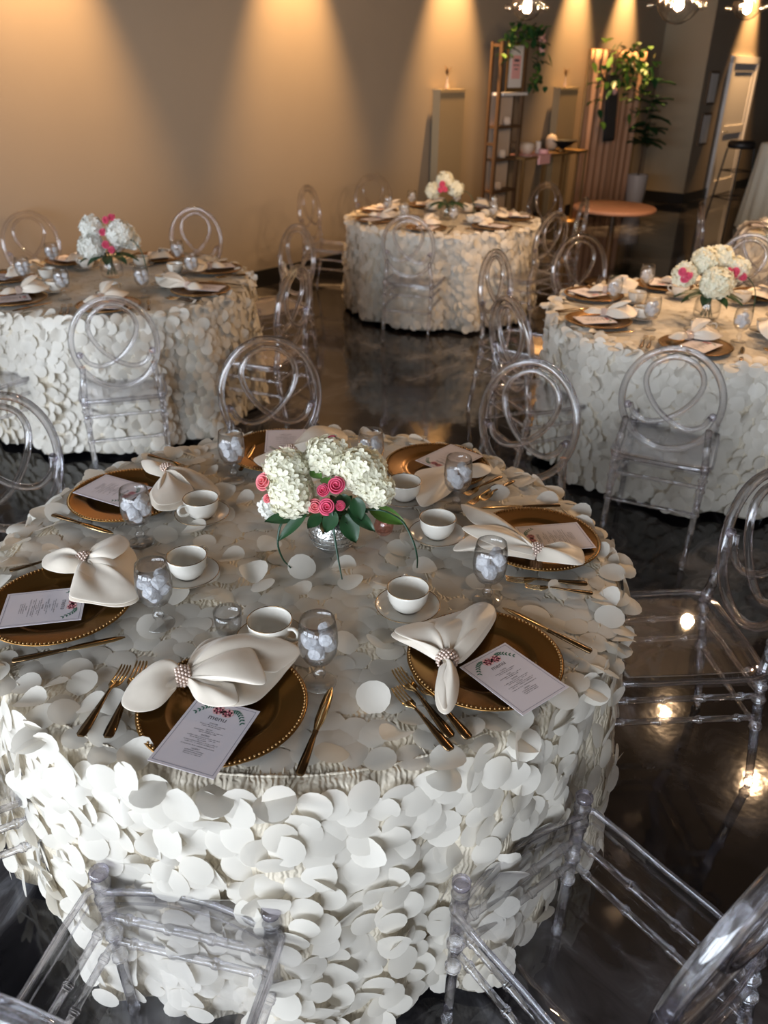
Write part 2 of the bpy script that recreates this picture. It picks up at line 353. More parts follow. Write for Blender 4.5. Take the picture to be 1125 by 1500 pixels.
def make_tablecloth(seed, R0=.80, clearspots=None):
    rr = random.Random(seed)
    folds = [(rr.randint(10, 12), rr.uniform(0, 6.3), .015), (rr.randint(17, 23), rr.uniform(0, 6.3), .013), (5, rr.uniform(0, 6.3), .006)]
    def skirtR(th, z):
        k = (TH - z)/TH
        return R0 - .012 + sum(a*sin(n*th+p) for n, p, a in folds)*min(1, k*2.2)*(1.1+.8*k) + .012*k
    b = MB(); NT = 180
    rows = [[(r*cos(2*pi*j/NT), r*sin(2*pi*j/NT), TH) for j in range(NT)] for r in (.001, .25, .5, .68)]
    rows.append([((R0-.03)*cos(2*pi*j/NT), (R0-.03)*sin(2*pi*j/NT), TH) for j in range(NT)])
    rows.append([((R0-.018)*cos(2*pi*j/NT), (R0-.018)*sin(2*pi*j/NT), TH-.006) for j in range(NT)])
    for z in [TH-.02, TH-.06, TH-.12, .55, .45, .35, .25, .15, .03]:
        rows.append([(skirtR(2*pi*j/NT, z)*cos(2*pi*j/NT), skirtR(2*pi*j/NT, z)*sin(2*pi*j/NT), z) for j in range(NT)])
    b.grid(rows, True)
    base = b.build('tablecloth', M['gather'])
    mo = base.modifiers.new('thick', 'SOLIDIFY'); mo.thickness = .002; mo.offset = -1
    # gathered seam round the top
    b = MB(); n = 260
    b.sweep([((R0-.045)*cos(2*pi*i/n), (R0-.045)*sin(2*pi*i/n), TH+.001+.0012*sin(i*2.1)) for i in range(n)], .0035, 6, closed=True)
    for i in range(n):
        th = 2*pi*(i+rr.uniform(-.3,.3))/n; r1 = R0-.045-rr.uniform(.012,.045); r2 = R0-.045+rr.uniform(.008,.02)
        b.sweep([(r1*cos(th), r1*sin(th), TH-.001), ((r1+r2)/2*cos(th), (r1+r2)/2*sin(th), TH+.0018), (r2*cos(th), r2*sin(th), TH-.001)], .0022, 4)
    b.build('gathered_seam', M['gather'], base)
    b = MB(); Z = Vector((0,0,1))
    z = TH - .018; row = 0
    while z > .03:
        k = (TH - z)/TH; n = int(2*pi*R0/.056)
        for i in range(n):
            th = 2*pi*(i + .5*(row % 2) + rr.uniform(-.32,.32))/n
            zz = z + rr.uniform(-.014,.014)
            rad = Vector((cos(th), sin(th), 0)); tan = Vector((-sin(th), cos(th), 0))
            pr = .0335 + rr.uniform(-.003,.003)
            tilt = rr.gauss(.10, .14) + (.15 if row == 0 else 0)
            yaw = rr.gauss(0, .19)
            nr = (rad + Z*tilt*.9 + tan*yaw)
            c = rad*(skirtR(th, zz) + .008 + abs(rr.gauss(0,.006)) + pr*.35*max(0, min(tilt, .8))) + Z*zz
            up = Z - rad*.1 + tan*rr.gauss(0,.25)
            ck = rr.choice((-1,-1,1))*rr.uniform(.3,4); fo = rr.choice((0,)*9+(.8,-.8))
            if c.z - pr*1.0 < .006: continue
            petal(b, c, nr, up, pr, rr, ck, fo)
        z -= .036; row += 1
    # flat petals on the top
    g = .051; m = int(R0/g)+1
    for i in range(-m, m+1):
        for j in range(-m, m+1):
            x = (i + .5*(j % 2) + rr.uniform(-.3,.3))*g; yv = (j*.87 + rr.uniform(-.3,.3))*g
            rad = hypot(x, yv)
            if rad > R0 - .012: continue
            lift = 0; tl = .035
            if clearspots is not None:
                free = all(hypot(x-q[0], yv-q[1]) > q[2]+.04 for q in clearspots)
                if free and rr.random() < .16: lift = rr.uniform(.12,.55)
            if rad > R0 - .075 and rr.random() < .55: lift = rr.uniform(.05,.35)
            a = rr.uniform(0, 2*pi)
            nr = Vector((cos(a)*(tl+lift), sin(a)*(tl+lift), 1))
            pr = .033 + rr.uniform(-.003,.003)
            h = TH + .003 + pr*sin(math.atan(tl+lift)) * .95
            petal(b, Vector((x, yv, h)), nr, Vector((cos(a), sin(a), 0)), pr, rr, rr.uniform(0,2.0) if not lift else rr.uniform(-1,9), 0 if not lift else rr.choice((0,0,.7)))
    for i in range(46):       # petals poking out over the rim
        th = rr.uniform(0, 2*pi); rad = Vector((cos(th), sin(th), 0)); tan = Vector((-sin(th), cos(th), 0))
        petal(b, rad*(R0+.004+rr.uniform(0,.012)) + Z*(TH+.002-rr.uniform(0,.008)), Z + rad*rr.uniform(-.1,.35) + tan*rr.gauss(0,.3), -rad, .034, rr, rr.uniform(-9,-2), 0)
    p = b.build('petals', M['fabric'], base); p['kind'] = 'stuff'
    return base

# ------------------------------------------------------------------ the clear ring-back chair (faces +Y)
def bamboo(b, p0, p1, r0, r1, nodes, n=8, rb=1.35):
    p0, p1 = Vector(p0), Vector(p1); ln = (p1-p0).length; e = .0045/ln
    ts = [(0, 1.0), (1, 1.0)]
    for t in nodes: ts += [(t-2*e, 1.0), (t-e, rb), (t-.15*e, rb), (t, 1.12), (t+.15*e, rb), (t+e, rb), (t+2*e, 1.0)]
    ts.sort(); b.sweep([p0.lerp(p1, t) for t, _ in ts], [(r0+(r1-r0)*t)*k for t, k in ts], n)
def make_chair():
    root = empty('ring_back_chair')
    rc = Vector((0, -.232, .728)); ru = Vector((0, -.14, .99)).normalized(); rn = Vector((0, .99, .14)).normalized()
    def RP(x, v, off=0): return rc + Vector((x,0,0)) + ru*v + rn*off
    b = MB(); a_, b_ = .192, .222
    b.sweep([RP(a_*cos(2*pi*i/56), b_*sin(2*pi*i/56)) for i in range(56)], .0145, 10, closed=True, flat=1.15, up=rn)
    b.build('outer_ring', M['acrylic'], root)
    loop = [(-.80,-.20),(-.68,-.40),(-.42,-.50),(-.10,-.42),(.22,-.20),(.45,.08),(.55,.38),(.46,.64),(.24,.80),(0,.85),(-.24,.80),(-.46,.64),(-.55,.38),(-.45,.08),(-.22,-.20),(.10,-.42),(.42,-.50),(.68,-.40),(.80,-.20)]
    pts = []
    for i, (x, v) in enumerate(loop):
        off = .010*cos(pi*i/(len(loop)-1)) if True else 0
        pts.append(RP(x*a_*1.02, v*b_, off))
    b = MB(); b.sweep(catmull(pts, 5), .0115, 8, flat=1.15, up=rn); b.build('inner_loop', M['acrylic'], root)
    for s in (-1, 1):
        b = MB(); p = RP(s*.86*a_, -.20*b_); b.ball(p, .0165, 10, 8); b.build('loop_joint', M['acrylic_knob'], root)
    for s in (-1, 1):
        b = MB()
        bamboo(b, (s*.178, -.272, .002), (s*.182, -.205, .43), .0115, .0155, (.05, .58, .82, .93), 9)
        bamboo(b, (s*.182, -.205, .43), (s*.162, -.226, .628), .0165, .0135, (.12, .55), 9, 1.2)
        b.build('rear_leg', M['acrylic'], root)
        b = MB()
        bamboo(b, (s*.177, .212, .002), (s*.177, .205, .40), .0105, .0155, (.06, .56, .76), 9)
        bamboo(b, (s*.177, .205, .40), (s*.177, .205, .492), .018, .0165, (.25,.75), 10, 1.15)
        b.build('front_leg', M['acrylic'], root)
        b = MB(); b.lathe([(.0001,-.001),(.018,0),(.0195,.004),(.0195,.012),(.016,.016),(.0001,.017)], 12, (s*.177,.205,.490)); b.build('post_cap', M['acrylic_knob'], root)
        for z, y1 in ((.365, -.212), (.285, -.222)):
            b = MB(); bamboo(b, (s*.177, .205, z), (s*.182, y1, z), .0085, .0085, (.1,.35,.62,.88), 8, 1.4); b.build('side_stretcher', M['acrylic'], root)
    for z in (.365, .285):
        b = MB(); bamboo(b, (-.177, .205, z), (.177, .205, z), .0085, .0085, (.12,.37,.63,.88), 8, 1.4); b.build('front_stretcher', M['acrylic'], root)
    for z in (.37, .25):
        b = MB(); y1 = -.205 - (.43-z)*.155; bamboo(b, (-.182, y1, z), (.182, y1, z), .0085, .0085, (.12,.5,.88), 8, 1.3); b.build('rear_stretcher', M['acrylic'], root)
    out = []
    for x, yv in ((-.205,-.175),(-.205,.0),(-.203,.19)): out.append((x,yv))
    for i in range(1, 12): t = i/12; out.append((-.203+.406*t, .19 + .035*sin(pi*t)))
    for x, yv in ((.203,.19),(.205,.0),(.205,-.175),(.165,-.215),(.0,-.222),(-.165,-.215)): out.append((x,yv))
    b = MB(); n = len(out)
    def ringp(k, z): return [(x*(1-k/.2), yv*(1-k/.2), z) for x, yv in out]
    b.grid([ringp(0,.425), ringp(0,.456), ringp(.010,.460), ringp(.018,.456), ringp(.030,.447)], True)
    b.add(ringp(.030,.447), [tuple(range(n))]); b.add(ringp(.012,.438), [tuple(range(n))[::-1]])
    b.grid([ringp(.012,.438), ringp(.010,.425), ringp(0,.425)], True)
    b.build('seat', M['seatplate'], root, auto=40)
    P = catmull([Vector((x, yv, .448)) for x, yv in out], 2, closed=True)
    b = MB(); b.sweep(P, .0055, 6, closed=True, flat=2.0, up=(0,0,1)); b.build('seat_rim', M['acrylic'], root)
    return root
TB = {'main': (-.197,1.771), 'left': (-1.60,4.72), 'far': (.46,7.15), 'right': (1.65,4.13), 'distant': (3.66,6.62)}
TN = {'main': 'the front table', 'left': 'the left rear table', 'far': 'the far middle table', 'right': 'the right table', 'distant': 'the right edge table'}
chairs = [('main',-102.5,1.25,'bottom left of the photo'),('main',-53,1.265,'in the bottom right corner of the photo'),('main',5,1.25,'above the bright floor reflection'),
 ('main',54,1.24,'behind its right rear edge'),('main',102,1.27,'behind the flower centrepiece'),('main',150.5,1.19,'upper left at the photo edge'),('main',-152,1.20,'lower left, legs only in view'),
 ('left',-73,1.12,'at its front'),('left',128,1.58,'at its rear left by the wall'),('left',84,1.52,'at its rear right by the wall'),('left',-20,1.16,'nearer of two on its right'),('left',41,1.30,'farther of two on its right'),('left',-122,1.12,'cut by the left photo edge'),
 ('far',158,1.26,'on its left side'),('far',114,1.5,'at its rear left'),('far',-106,1.12,'at its front'),('far',42,1.38,'at its rear right'),('far',-3,1.16,'on its right side'),('far',-46,1.12,'at its front right'),
 ('right',146,1.21,'farther of two on its left'),('right',-159,1.13,'nearer of two on its left'),('right',108,1.28,'at its rear left'),('right',-114.5,1.23,'at its front'),('right',-64,1.2,'cut by the right photo edge'),('right',61,1.52,'behind its flowers'),
 ('distant',166,1.12,'on its far left'),('distant',-149,1.15,'on its near left')]
chair0 = make_chair()
for i, (t, a, r, ds) in enumerate(chairs):
    c = chair0 if i == 0 else dup(chair0)
    x0, y0 = TB[t]; ca, sa = cos(R(a)), sin(R(a)); rr_ = r - .232
    c.location = (x0 + rr_*ca, y0 + rr_*sa, 0); c.rotation_euler = (0,0,R(a)+pi/2)
    tag(c, 'clear ring-back chair of %s, %s' % (TN[t], ds), 'chair', 'clear ring-back chairs around %s' % TN[t])

# ------------------------------------------------------------------ table things
TZ = .778                               # top of the petals things stand on
def make_charger():
    b = MB(); b.lathe([(.0001,.003),(.09,.003),(.103,.0035),(.108,.008),(.114,.0095),(.15,.012),(.161,.0145),(.165,.0135),(.160,.009),(.112,.002),(.10,.0),(.0001,.0)], 72)
    o = b.build('charger_plate', M['gold'])
    b = MB()
    for i in range(110):
        a = 2*pi*i/110; b.ball((.159*cos(a), .159*sin(a), .0150), .0030, 6, 4)
    b.build('beaded_rim', M['gold_bead'], o); return o
def make_saucer():
    b = MB(); b.lathe([(.0001,.003),(.026,.003),(.029,.005),(.033,.0045),(.060,.010),(.074,.016),(.0745,.0165),(.073,.0140),(.045,.004),(.028,.0),(.0001,.0)], 48)
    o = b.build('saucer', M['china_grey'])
    b = MB(); b.sweep([(.0742*cos(2*pi*i/48), .0742*sin(2*pi*i/48), .0166) for i in range(48)], .0009, 6, closed=True); b.build('gold_rim', M['rim'], o)
    return o
def make_cup():
    b = MB(); b.lathe([(.0001,.004),(.020,.004),(.034,.012),(.042,.030),(.0455,.052),(.0465,.056),(.0485,.056),(.0480,.050),(.0455,.030),(.038,.012),(.028,.003),(.026,.0),(.0001,.0)], 48)
    o = b.build('coffee_cup', M['china'])
    pts = catmull([(.0455,0,.046),(.060,0,.050),(.070,0,.040),(.066,0,.026),(.054,0,.020),(.0425,0,.020)], 5)
    b = MB(); b.sweep(pts, .0038, 8, flat=1.3, up=(0,1,0)); b.build('handle', M['china'], o)
    b = MB(); b.sweep([(.0478*cos(2*pi*i/48), .0478*sin(2*pi*i/48), .0563) for i in range(48)], .0010, 6, closed=True)
    b.build('gold_rim', M['rim'], o)
    b = MB(); b.sweep([(.0315*cos(2*pi*i/48), .0315*sin(2*pi*i/48), .0090) for i in range(48)], .0008, 6, closed=True); b.build('gold_foot_line', M['rim'], o)
    return o
def make_goblet():
    r = empty('water_goblet')
    b = MB(); b.lathe([(.0001,.0),(.034,.0),(.0345,.002),(.030,.004),(.014,.007),(.009,.011)], 32); b.build('foot', M['glass'], r)
    b = MB(); b.lathe([(.009,.011),(.0075,.016),(.0125,.022),(.0135,.027),(.010,.033),(.0068,.037),(.0068,.044),(.010,.049),(.014,.054)], 20); b.build('stem', M['glass'], r)
    b = MB(); b.lathe([(.014,.054),(.028,.064),(.037,.082),(.0400,.105),(.0385,.135),(.0345,.160),(.0338,.160),(.0375,.135),(.0388,.105),(.0358,.083),(.027,.067),(.0001,.060)], 36); b.build('bowl', M['glass'], r)
    return r
def make_ice(seed):
    rr = random.Random(seed); b = MB(); n = 12; s = .0150
    rows = []
    k = 8
    for i in range(k+1):
        ph = pi*i/k; row = []
        for j in range(n):
            th = 2*pi*j/n; v = Vector((sin(ph)*cos(th), sin(ph)*sin(th), -cos(ph)))
            mx = max(abs(v.x), abs(v.y), abs(v.z)); q = v*(.30 + .62/mx)*s*rr.uniform(.96, 1.05); row.append(tuple(q))
        rows.append(row)
    b.grid(rows, True); return b.build('ice_cube', M['ice'], smooth=False)
def prof_sheet(b, prof, th=.0016):
    """flat tapering bar along +X: prof = (x, half width, height)"""
    up = [[(x, -w, z), (x, 0, z + th*.35), (x, w, z), (x, w*.9, z-th), (x, -w*.9, z-th)] for x, w, z in prof]
    b.grid(up, True)
    b.add(up[0], [(0,1,2,3,4)]); b.add(up[-1], [(4,3,2,1,0)])
def make_fork(L0=.19):
    r = empty('fork')
    b = MB(); prof_sheet(b, [(.0,.006,.004),(.004,.0092,.004),(.02,.0098,.004),(.05,.0075,.005),(.08,.0048,.007),(.105,.0030,.009),(.118,.0030,.009)], .003); b.build('handle', M['cutlery_dark'], r)
    b = MB(); prof_sheet(b, [(.117,.003,.009),(.124,.005,.008),(.132,.0105,.0055),(.142,.0125,.003),(.147,.0125,.003)], .0018)
    for k in (-1.5,-.5,.5,1.5):
        y = k*.0068
        pts = [(.146, y, .003),(.165, y*.98, .0025),(.182, y*.93, .0045),(.190, y*.88, .008)]
        b.sweep(catmull(pts, 3), [.0020]*9+[.0010], 6, flat=.55)
    b.build('tines', M['cutlery'], r); return r
def make_knife():
    r = empty('dinner_knife')
    b = MB(); prof_sheet(b, [(.0,.005,.004),(.004,.0085,.005),(.03,.0085,.005),(.07,.0065,.005),(.098,.0045,.005),(.102,.0055,.005),(.106,.0055,.005)], .004); b.build('handle', M['cutlery_dark'], r)
    b = MB(); prof_sheet(b, [(.106,.0045,.004),(.112,.006,.004),(.13,.0092,.004),(.17,.0098,.004),(.20,.0085,.004),(.215,.005,.004),(.224,.0012,.004)], .0014); b.build('blade', M['cutlery'], r)
    return r
def disc(b, x, y, z, r, m, n=8, sx=1, rot=0):
    vs = []
    for k in range(n):
        a = 2*pi*k/n; u, v = r*cos(a)*sx, r*sin(a); vs.append((x+u*cos(rot)-v*sin(rot), y+u*sin(rot)+v*cos(rot), z))
    b.add(vs, [tuple(range(n))], m)
FONT_CACHE = {}
def text_geo(s, size):
    if s in FONT_CACHE: return FONT_CACHE[s]
    cu = bpy.data.curves.new('t', 'FONT'); cu.body = s; cu.size = 1; cu.align_x = 'CENTER'; cu.resolution_u = 2
    ob = bpy.data.objects.new('t', cu); COL.objects.link(ob); bpy.context.view_layer.update()
    me = bpy.data.meshes.new_from_object(ob)
    g = ([tuple(v.co) for v in me.vertices], [tuple(p.vertices) for p in me.polygons])
    bpy.data.objects.remove(ob); bpy.data.curves.remove(cu); bpy.data.meshes.remove(me)
    FONT_CACHE[s] = g; return g
def put_text(b, s, x, y, z, size, m, sx=1.0):
    vs, fs = text_geo(s, size)
    b.add([(x + v[0]*size*sx, y + v[1]*size, z) for v in vs], fs, m)
def make_menu(simple=False):
    """menu card, portrait; its head towards +Y, written side up"""
    rr = random.Random(3); b = MB(); w, h = .0665, .0885
    b.box(-w, w, -h, h, 0, .0009, 0); z = .0011
    for q in (.0055,):      # frame lines
        for x0, x1, y0, y1 in ((-w+q, w-q, -h+q, -h+q+.0009), (-w+q, w-q, h-q-.0009, h-q), (-w+q, -w+q+.0009, -h+q, h-q), (w-q-.0009, w-q, -h+q, h-q)):
            b.add([(x0,y0,z),(x1,y0,z),(x1,y1,z),(x0,y1,z)], [(0,1,2,3)], 2)
    # leaves and two roses at the head
    for s in (-1, 1):
        for k in range(9):
            t = k/8; x = s*(.012+.036*t); y = .070 - .022*t*t + .006*sin(3*t)
            for q in (-1, 1):
                a = atan2(-.3-t, s) + q*.8; disc(b, x + .0035*cos(a), y + .0035*sin(a), z+.0001, .0017, 5, 6, 2.3, a)
    for x, y, r_ in ((-.009,.064,.0115), (.011,.062,.0115)):
        for k in range(6): a = 2*pi*k/6; disc(b, x+.55*r_*cos(a), y+.5*r_*sin(a), z+.0002, .55*r_, 4, 8)
        for k in range(4): a = 2*pi*k/4+.4; disc(b, x+.22*r_*cos(a), y+.2*r_*sin(a), z+.0003, .34*r_, 3, 8)
        disc(b, x, y, z+.0004, .2*r_, 4, 6)
    if not simple:
        put_text(b, 'menu', 0, .0385, z, .017, 1, 1.0)
    else:
        b.add([(-.02,.039,z),(.02,.039,z),(.02,.046,z),(-.02,.046,z)], [(0,1,2,3)], 1)
    y = .031
    plan = [('STARTER',.0042), (0,.026), (0,.020), (None,0), ('SALAD',.0042), (0,.030), (0,.018), (None,0), ('ENTREE',.0050), (0,.034), (0,.026), (0,.009), (0,.034), (0,.030), (None,0), (0,.034), (None,0), ('DESSERT',.0044), (0,.020), (0,.019), (0,.018)]
    for k, (a, q) in enumerate(plan):
        if a is None: y -= .0022; continue
        if a and not simple: put_text(b, a, 0, y-.0035, z, q, 1); y -= .0056
        elif a: b.add([(-.009,y-.003,z),(.009,y-.003,z),(.009,y,z),(-.009,y,z)], [(0,1,2,3)], 1); y -= .0056
        else:
            if simple: b.add([(-q,y-.0015,z),(q,y-.0015,z),(q,y-.0003,z),(-q,y-.0003,z)], [(0,1,2,3)], 1)
            else:
                x = -q
                while x < q:
                    lw = rr.uniform(.0006,.0014); hh = rr.choice((.0012,.0014,.0021))
                    if rr.random() < .84: b.add([(x,y-.0021,z),(x+lw*.55,y-.0021,z),(x+lw*.55,y-.0021+hh,z),(x,y-.0021+hh,z)], [(0,1,2,3)], 1)
                    x += lw
            y -= .0041
    return b.build('menu_card', [M['card'],M['ink'],M['inkblue'],M['pinkp'],M['pinkl'],M['greenp']], smooth=False)
def make_napkin_ring():
    rr = random.Random(5); b = MB()
    # a cuff covered with pearls, its axis along X
    b.sweep([(-.009,0,0),(.009,0,0)], .0165, 16, caps=False)
    for i in range(5):
        x = -.012 + .006*i
        for k in range(15):
            a = 2*pi*(k + .5*(i % 2))/15; q = .0185 + .004*(1-abs(x)/.013)
            b.ball((x, q*cos(a), q*sin(a)*.85), .0036, 6, 5)
    return b.build('pearl_napkin_ring', M['pearl'])

def flap(b, hub, bd, hubz, z0, puff=.014, rip=.004, frq=3, ph=0, wid=.012, rows=14, cols=44, tip=0.0, back=.0):
    """fan of satin from a pinched hub to boundary points (x, y, dz)"""
    P = catmull([Vector((p[0], p[1], (p[2] if len(p) > 2 else 0))) for p in bd], max(3, cols//max(1,(len(bd)-1))))
    n = len(P); hub = Vector((hub[0], hub[1], 0))
    m0 = (P[0]-hub); m1 = (P[-1]-hub); mid = (sum((p - hub for p in P), Vector((0,0,0)))/n).normalized(); side = Vector((-mid.y, mid.x, 0))
    cr = m0.x*mid.y - m0.y*mid.x
    sg = 1 if cr < 0 else -1
    out = []
    for i in range(rows+1):
        t = i/rows; row = []
        for j, p in enumerate(P):
            s = j/(n-1); h0 = hub + side*sg*(s-.5)*2*wid*.5*(1) 
            te = t
            x = h0.x + (p.x-h0.x)*te; y = h0.y + (p.y-h0.y)*te
            zz = hubz*(1-t)**1.2 + (z0 + p.z)*(1-(1-t)**1.2)
            e = sin(pi*min(1, t*1.02))
            zz += puff*e*(.35+.65*sin(pi*s)) + rip*(e*.9+.25*t)*sin(frq*2*pi*s + ph) + .35*rip*e*sin(frq*5.3*s*2+ph*2+4*t)
            row.append((x, y, zz))
        out.append(row)
    b.grid(out)
def finish_cloth(o, th=.0016):
    mo = o.modifiers.new('thick', 'SOLIDIFY'); mo.thickness = th; mo.offset = 0
    mo = o.modifiers.new('sub', 'SUBSURF'); mo.levels = 1; mo.render_levels = 1
    return o
protoP = Vector((0, -60, 0))
chg = make_charger(); sau = make_saucer(); cup = make_cup(); gob = make_goblet(); frk = make_fork(); knf = make_knife(); men = make_menu(); mens = make_menu(True); nrg = make_napkin_ring()
ices = [make_ice(i) for i in range(4)]
used = set()
def inst(p, loc, rz=0, sc=1, rx=0, ry=0):
    if p.name in used: o = dup(p)
    else: o = p; used.add(p.name)
    o.location = loc; o.rotation_euler = (rx, ry, rz); o.scale = (sc, sc, sc)
    return o
SEAT = {'main': [(-100.5,'front'),(-47,'front right'),(5,'right'),(53.5,'rear right'),(104,'rear'),(154,'rear left'),(-154,'left')]}
def ang2(p, c): return atan2(p[1]-c[1], p[0]-c[0])

# ---------------- main table
cx, cy = TB['main']
MC = Vector((cx, cy, 0))
PL = {}
plate_pos = {'front': (-.312,1.157), 'front right': (.232,1.322), 'right': (.405,1.83), 'rear right': None, 'rear': None, 'rear left': None, 'left': None}
for a, nme in SEAT['main']: PL[nme] = Vector((cx + .607*cos(R(a)), cy + .607*sin(R(a)), TZ))
spots = [(p.x-cx, p.y-cy, .165) for p in PL.values()]
cloth = make_tablecloth(11, .80, spots); cloth.location = (cx, cy, 0)
tag(cloth, 'ivory tablecloth of round satin petals on the front table', 'tablecloth', 'petal covered tablecloths')
cloth2 = make_tablecloth(23, .80)
for i, (k, rz) in enumerate((('left', .3), ('far', 1.9), ('right', 3.6), ('distant', 5.0))):
    c = cloth2 if i == 0 else dup(cloth2)
    c.location = (*TB[k], 0); c.rotation_euler = (0,0,rz)
    tag(c, 'ivory petal tablecloth on %s' % TN[k], 'tablecloth', 'petal covered tablecloths')

for nme, p in PL.items():
    o = inst(chg, p, rnd.uniform(0,6)); tag(o, 'gold beaded charger plate at the %s place of the front table' % nme, 'charger plate', 'gold chargers on the front table')
PR = TZ + .0165
menus = {'front': ((334,1033),(266,1125)), 'front right': ((786,973),(718,1011)), 'right': ((762,791),(862,783)), 'rear right': ((626,687),(689,657)), 'rear': ((418,664),(419,628)), 'rear left': ((200,728),(131,708)), 'left': ((124,884),(0,897))}
for nme, (hd, ft) in menus.items():
    h_ = at(*hd, PR+.002); f_ = at(*ft, PR+.002); d_ = h_ - f_
    c_ = (h_+f_)/2
    if nme == 'left': c_ = at(64,889,PR+.002)
    if nme == 'front right': c_ = at(752,992,PR+.002); d_ = at(786,973,PR) - at(752,992,PR); d_ = (at(739,942,PR)-at(760,1044,PR)); e0 = at(739,942,PR); e1 = at(672,977,PR); e2 = at(831,1006,PR); d_ = e0 - e2
    o = inst(men, c_, atan2(d_.y, d_.x) - pi/2); tag(o, 'printed menu card with pink roses on the %s charger of the front table' % nme, 'menu card', 'menu cards on the front table')
cups = {'front': ((397,941),(392,940),-25), 'front right': ((597,893),(597,893),95), 'right': ((640,787),(650,789),80), 'rear right': ((592,732),(583,730),90), 'rear left': ((297,758),(294,757),222), 'left': ((277,845),(272,845),60)}
for nme, (s_, c_, ha) in cups.items():
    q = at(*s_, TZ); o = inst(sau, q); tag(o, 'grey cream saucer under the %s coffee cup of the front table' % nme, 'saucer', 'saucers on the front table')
    o = inst(cup, (q.x, q.y, TZ+.0055), R(ha)); tag(o, 'cream coffee cup with gold rim at the %s place of the front table' % nme, 'cup', 'coffee cups on the front table')
gobs = {'front': (468,1000), 'front right': (713,880), 'right': (668,744), 'rear right': (543,702), 'rear': (343,703), 'rear left': (207,795), 'left': (234,914)}
gobw = {'front': 'beside the front coffee cup', 'front right': 'above the front right charger', 'right': 'behind the right coffee cup', 'rear right': 'behind the hydrangeas, only its rim showing', 'rear': 'left of the centrepiece before the rear charger', 'rear left': 'beside the rear left charger', 'left': 'beside the left napkin'}
def fill_ice(q, label, group, n=7):
    rr = random.Random(int(q[0]*1000)); lay = [(0,0,.078),(.019,.006,.094),(-.015,.013,.093),(-.003,-.019,.096),(.014,.017,.119),(-.018,-.009,.118),(.017,-.014,.124)]
    for k in range(n):
        x, y, z = lay[k]; ic = inst(ices[k % 4], (q[0]+x, q[1]+y, q[2]+z), rr.uniform(0,3), 1, rr.uniform(0,3), rr.uniform(0,3))
        tag(ic, label, 'ice cube', group)
for nme, p in gobs.items():
    q = at(*p, TZ); o = inst(gob, q); tag(o, 'clear stemmed water goblet with ice %s' % gobw[nme], 'goblet', 'water goblets on the front table')
    fill_ice(q, 'ice cube in the goblet %s' % gobw[nme], 'ice in the goblet %s' % gobw[nme])
def lay_cut(proto, p_end, p_tip, label, cat, group, ln):
    a_ = at(*p_end, TZ+.003); b_ = at(*p_tip, TZ+.003); d_ = b_ - a_
    sc = max(.85, min(1.12, d_.length/ln))
    o = inst(proto, a_, atan2(d_.y, d_.x), sc); tag(o, label, cat, group)
G1 = 'gold cutlery on the front table'
for e, t, w in (((158,1082),(218,953),'right of the two at the front place'), ((118,1080),(186,978),'left of the two at the front place'),
        ((661,1081),(575,977),'farthest of the three at the front right place'), ((661,1100),(579,1010),'nearest of the three at the front right place'), ((687,1083),(607,992),'beside the napkin at the front right place'),
        ((860,856),(740,850),'longer of the two before the right charger'), ((868,870),(790,862),'shorter of the two before the right charger'),
        ((734,699),(680,727),'uppermost of three beside the rear right napkin'), ((728,711),(690,738),'lowest of three beside the rear right napkin'), ((752,705),(702,735),'rightmost of three beside the rear right napkin'),
        ((14,837),(75,822),'behind the left charger at the photo edge'), ((218,667),(276,687),'behind the rear left napkin ring')):
    lay_cut(frk, e, t, 'dark gold fork, %s' % w, 'fork', G1, .19)
for e, t, w in (((439,1137),(486,1009),'right of the front charger'), ((866,956),(736,892),'above the front right charger'), ((18,970),(184,935),'below the left charger'),
        ((77,755),(166,783),'left of the rear left charger'), ((820,741),(704,746),'behind the right charger'), ((352,690),(372,655),'left of the rear charger')):
    lay_cut(knf, e, t, 'dark gold dinner knife %s' % w, 'knife', G1, .224)

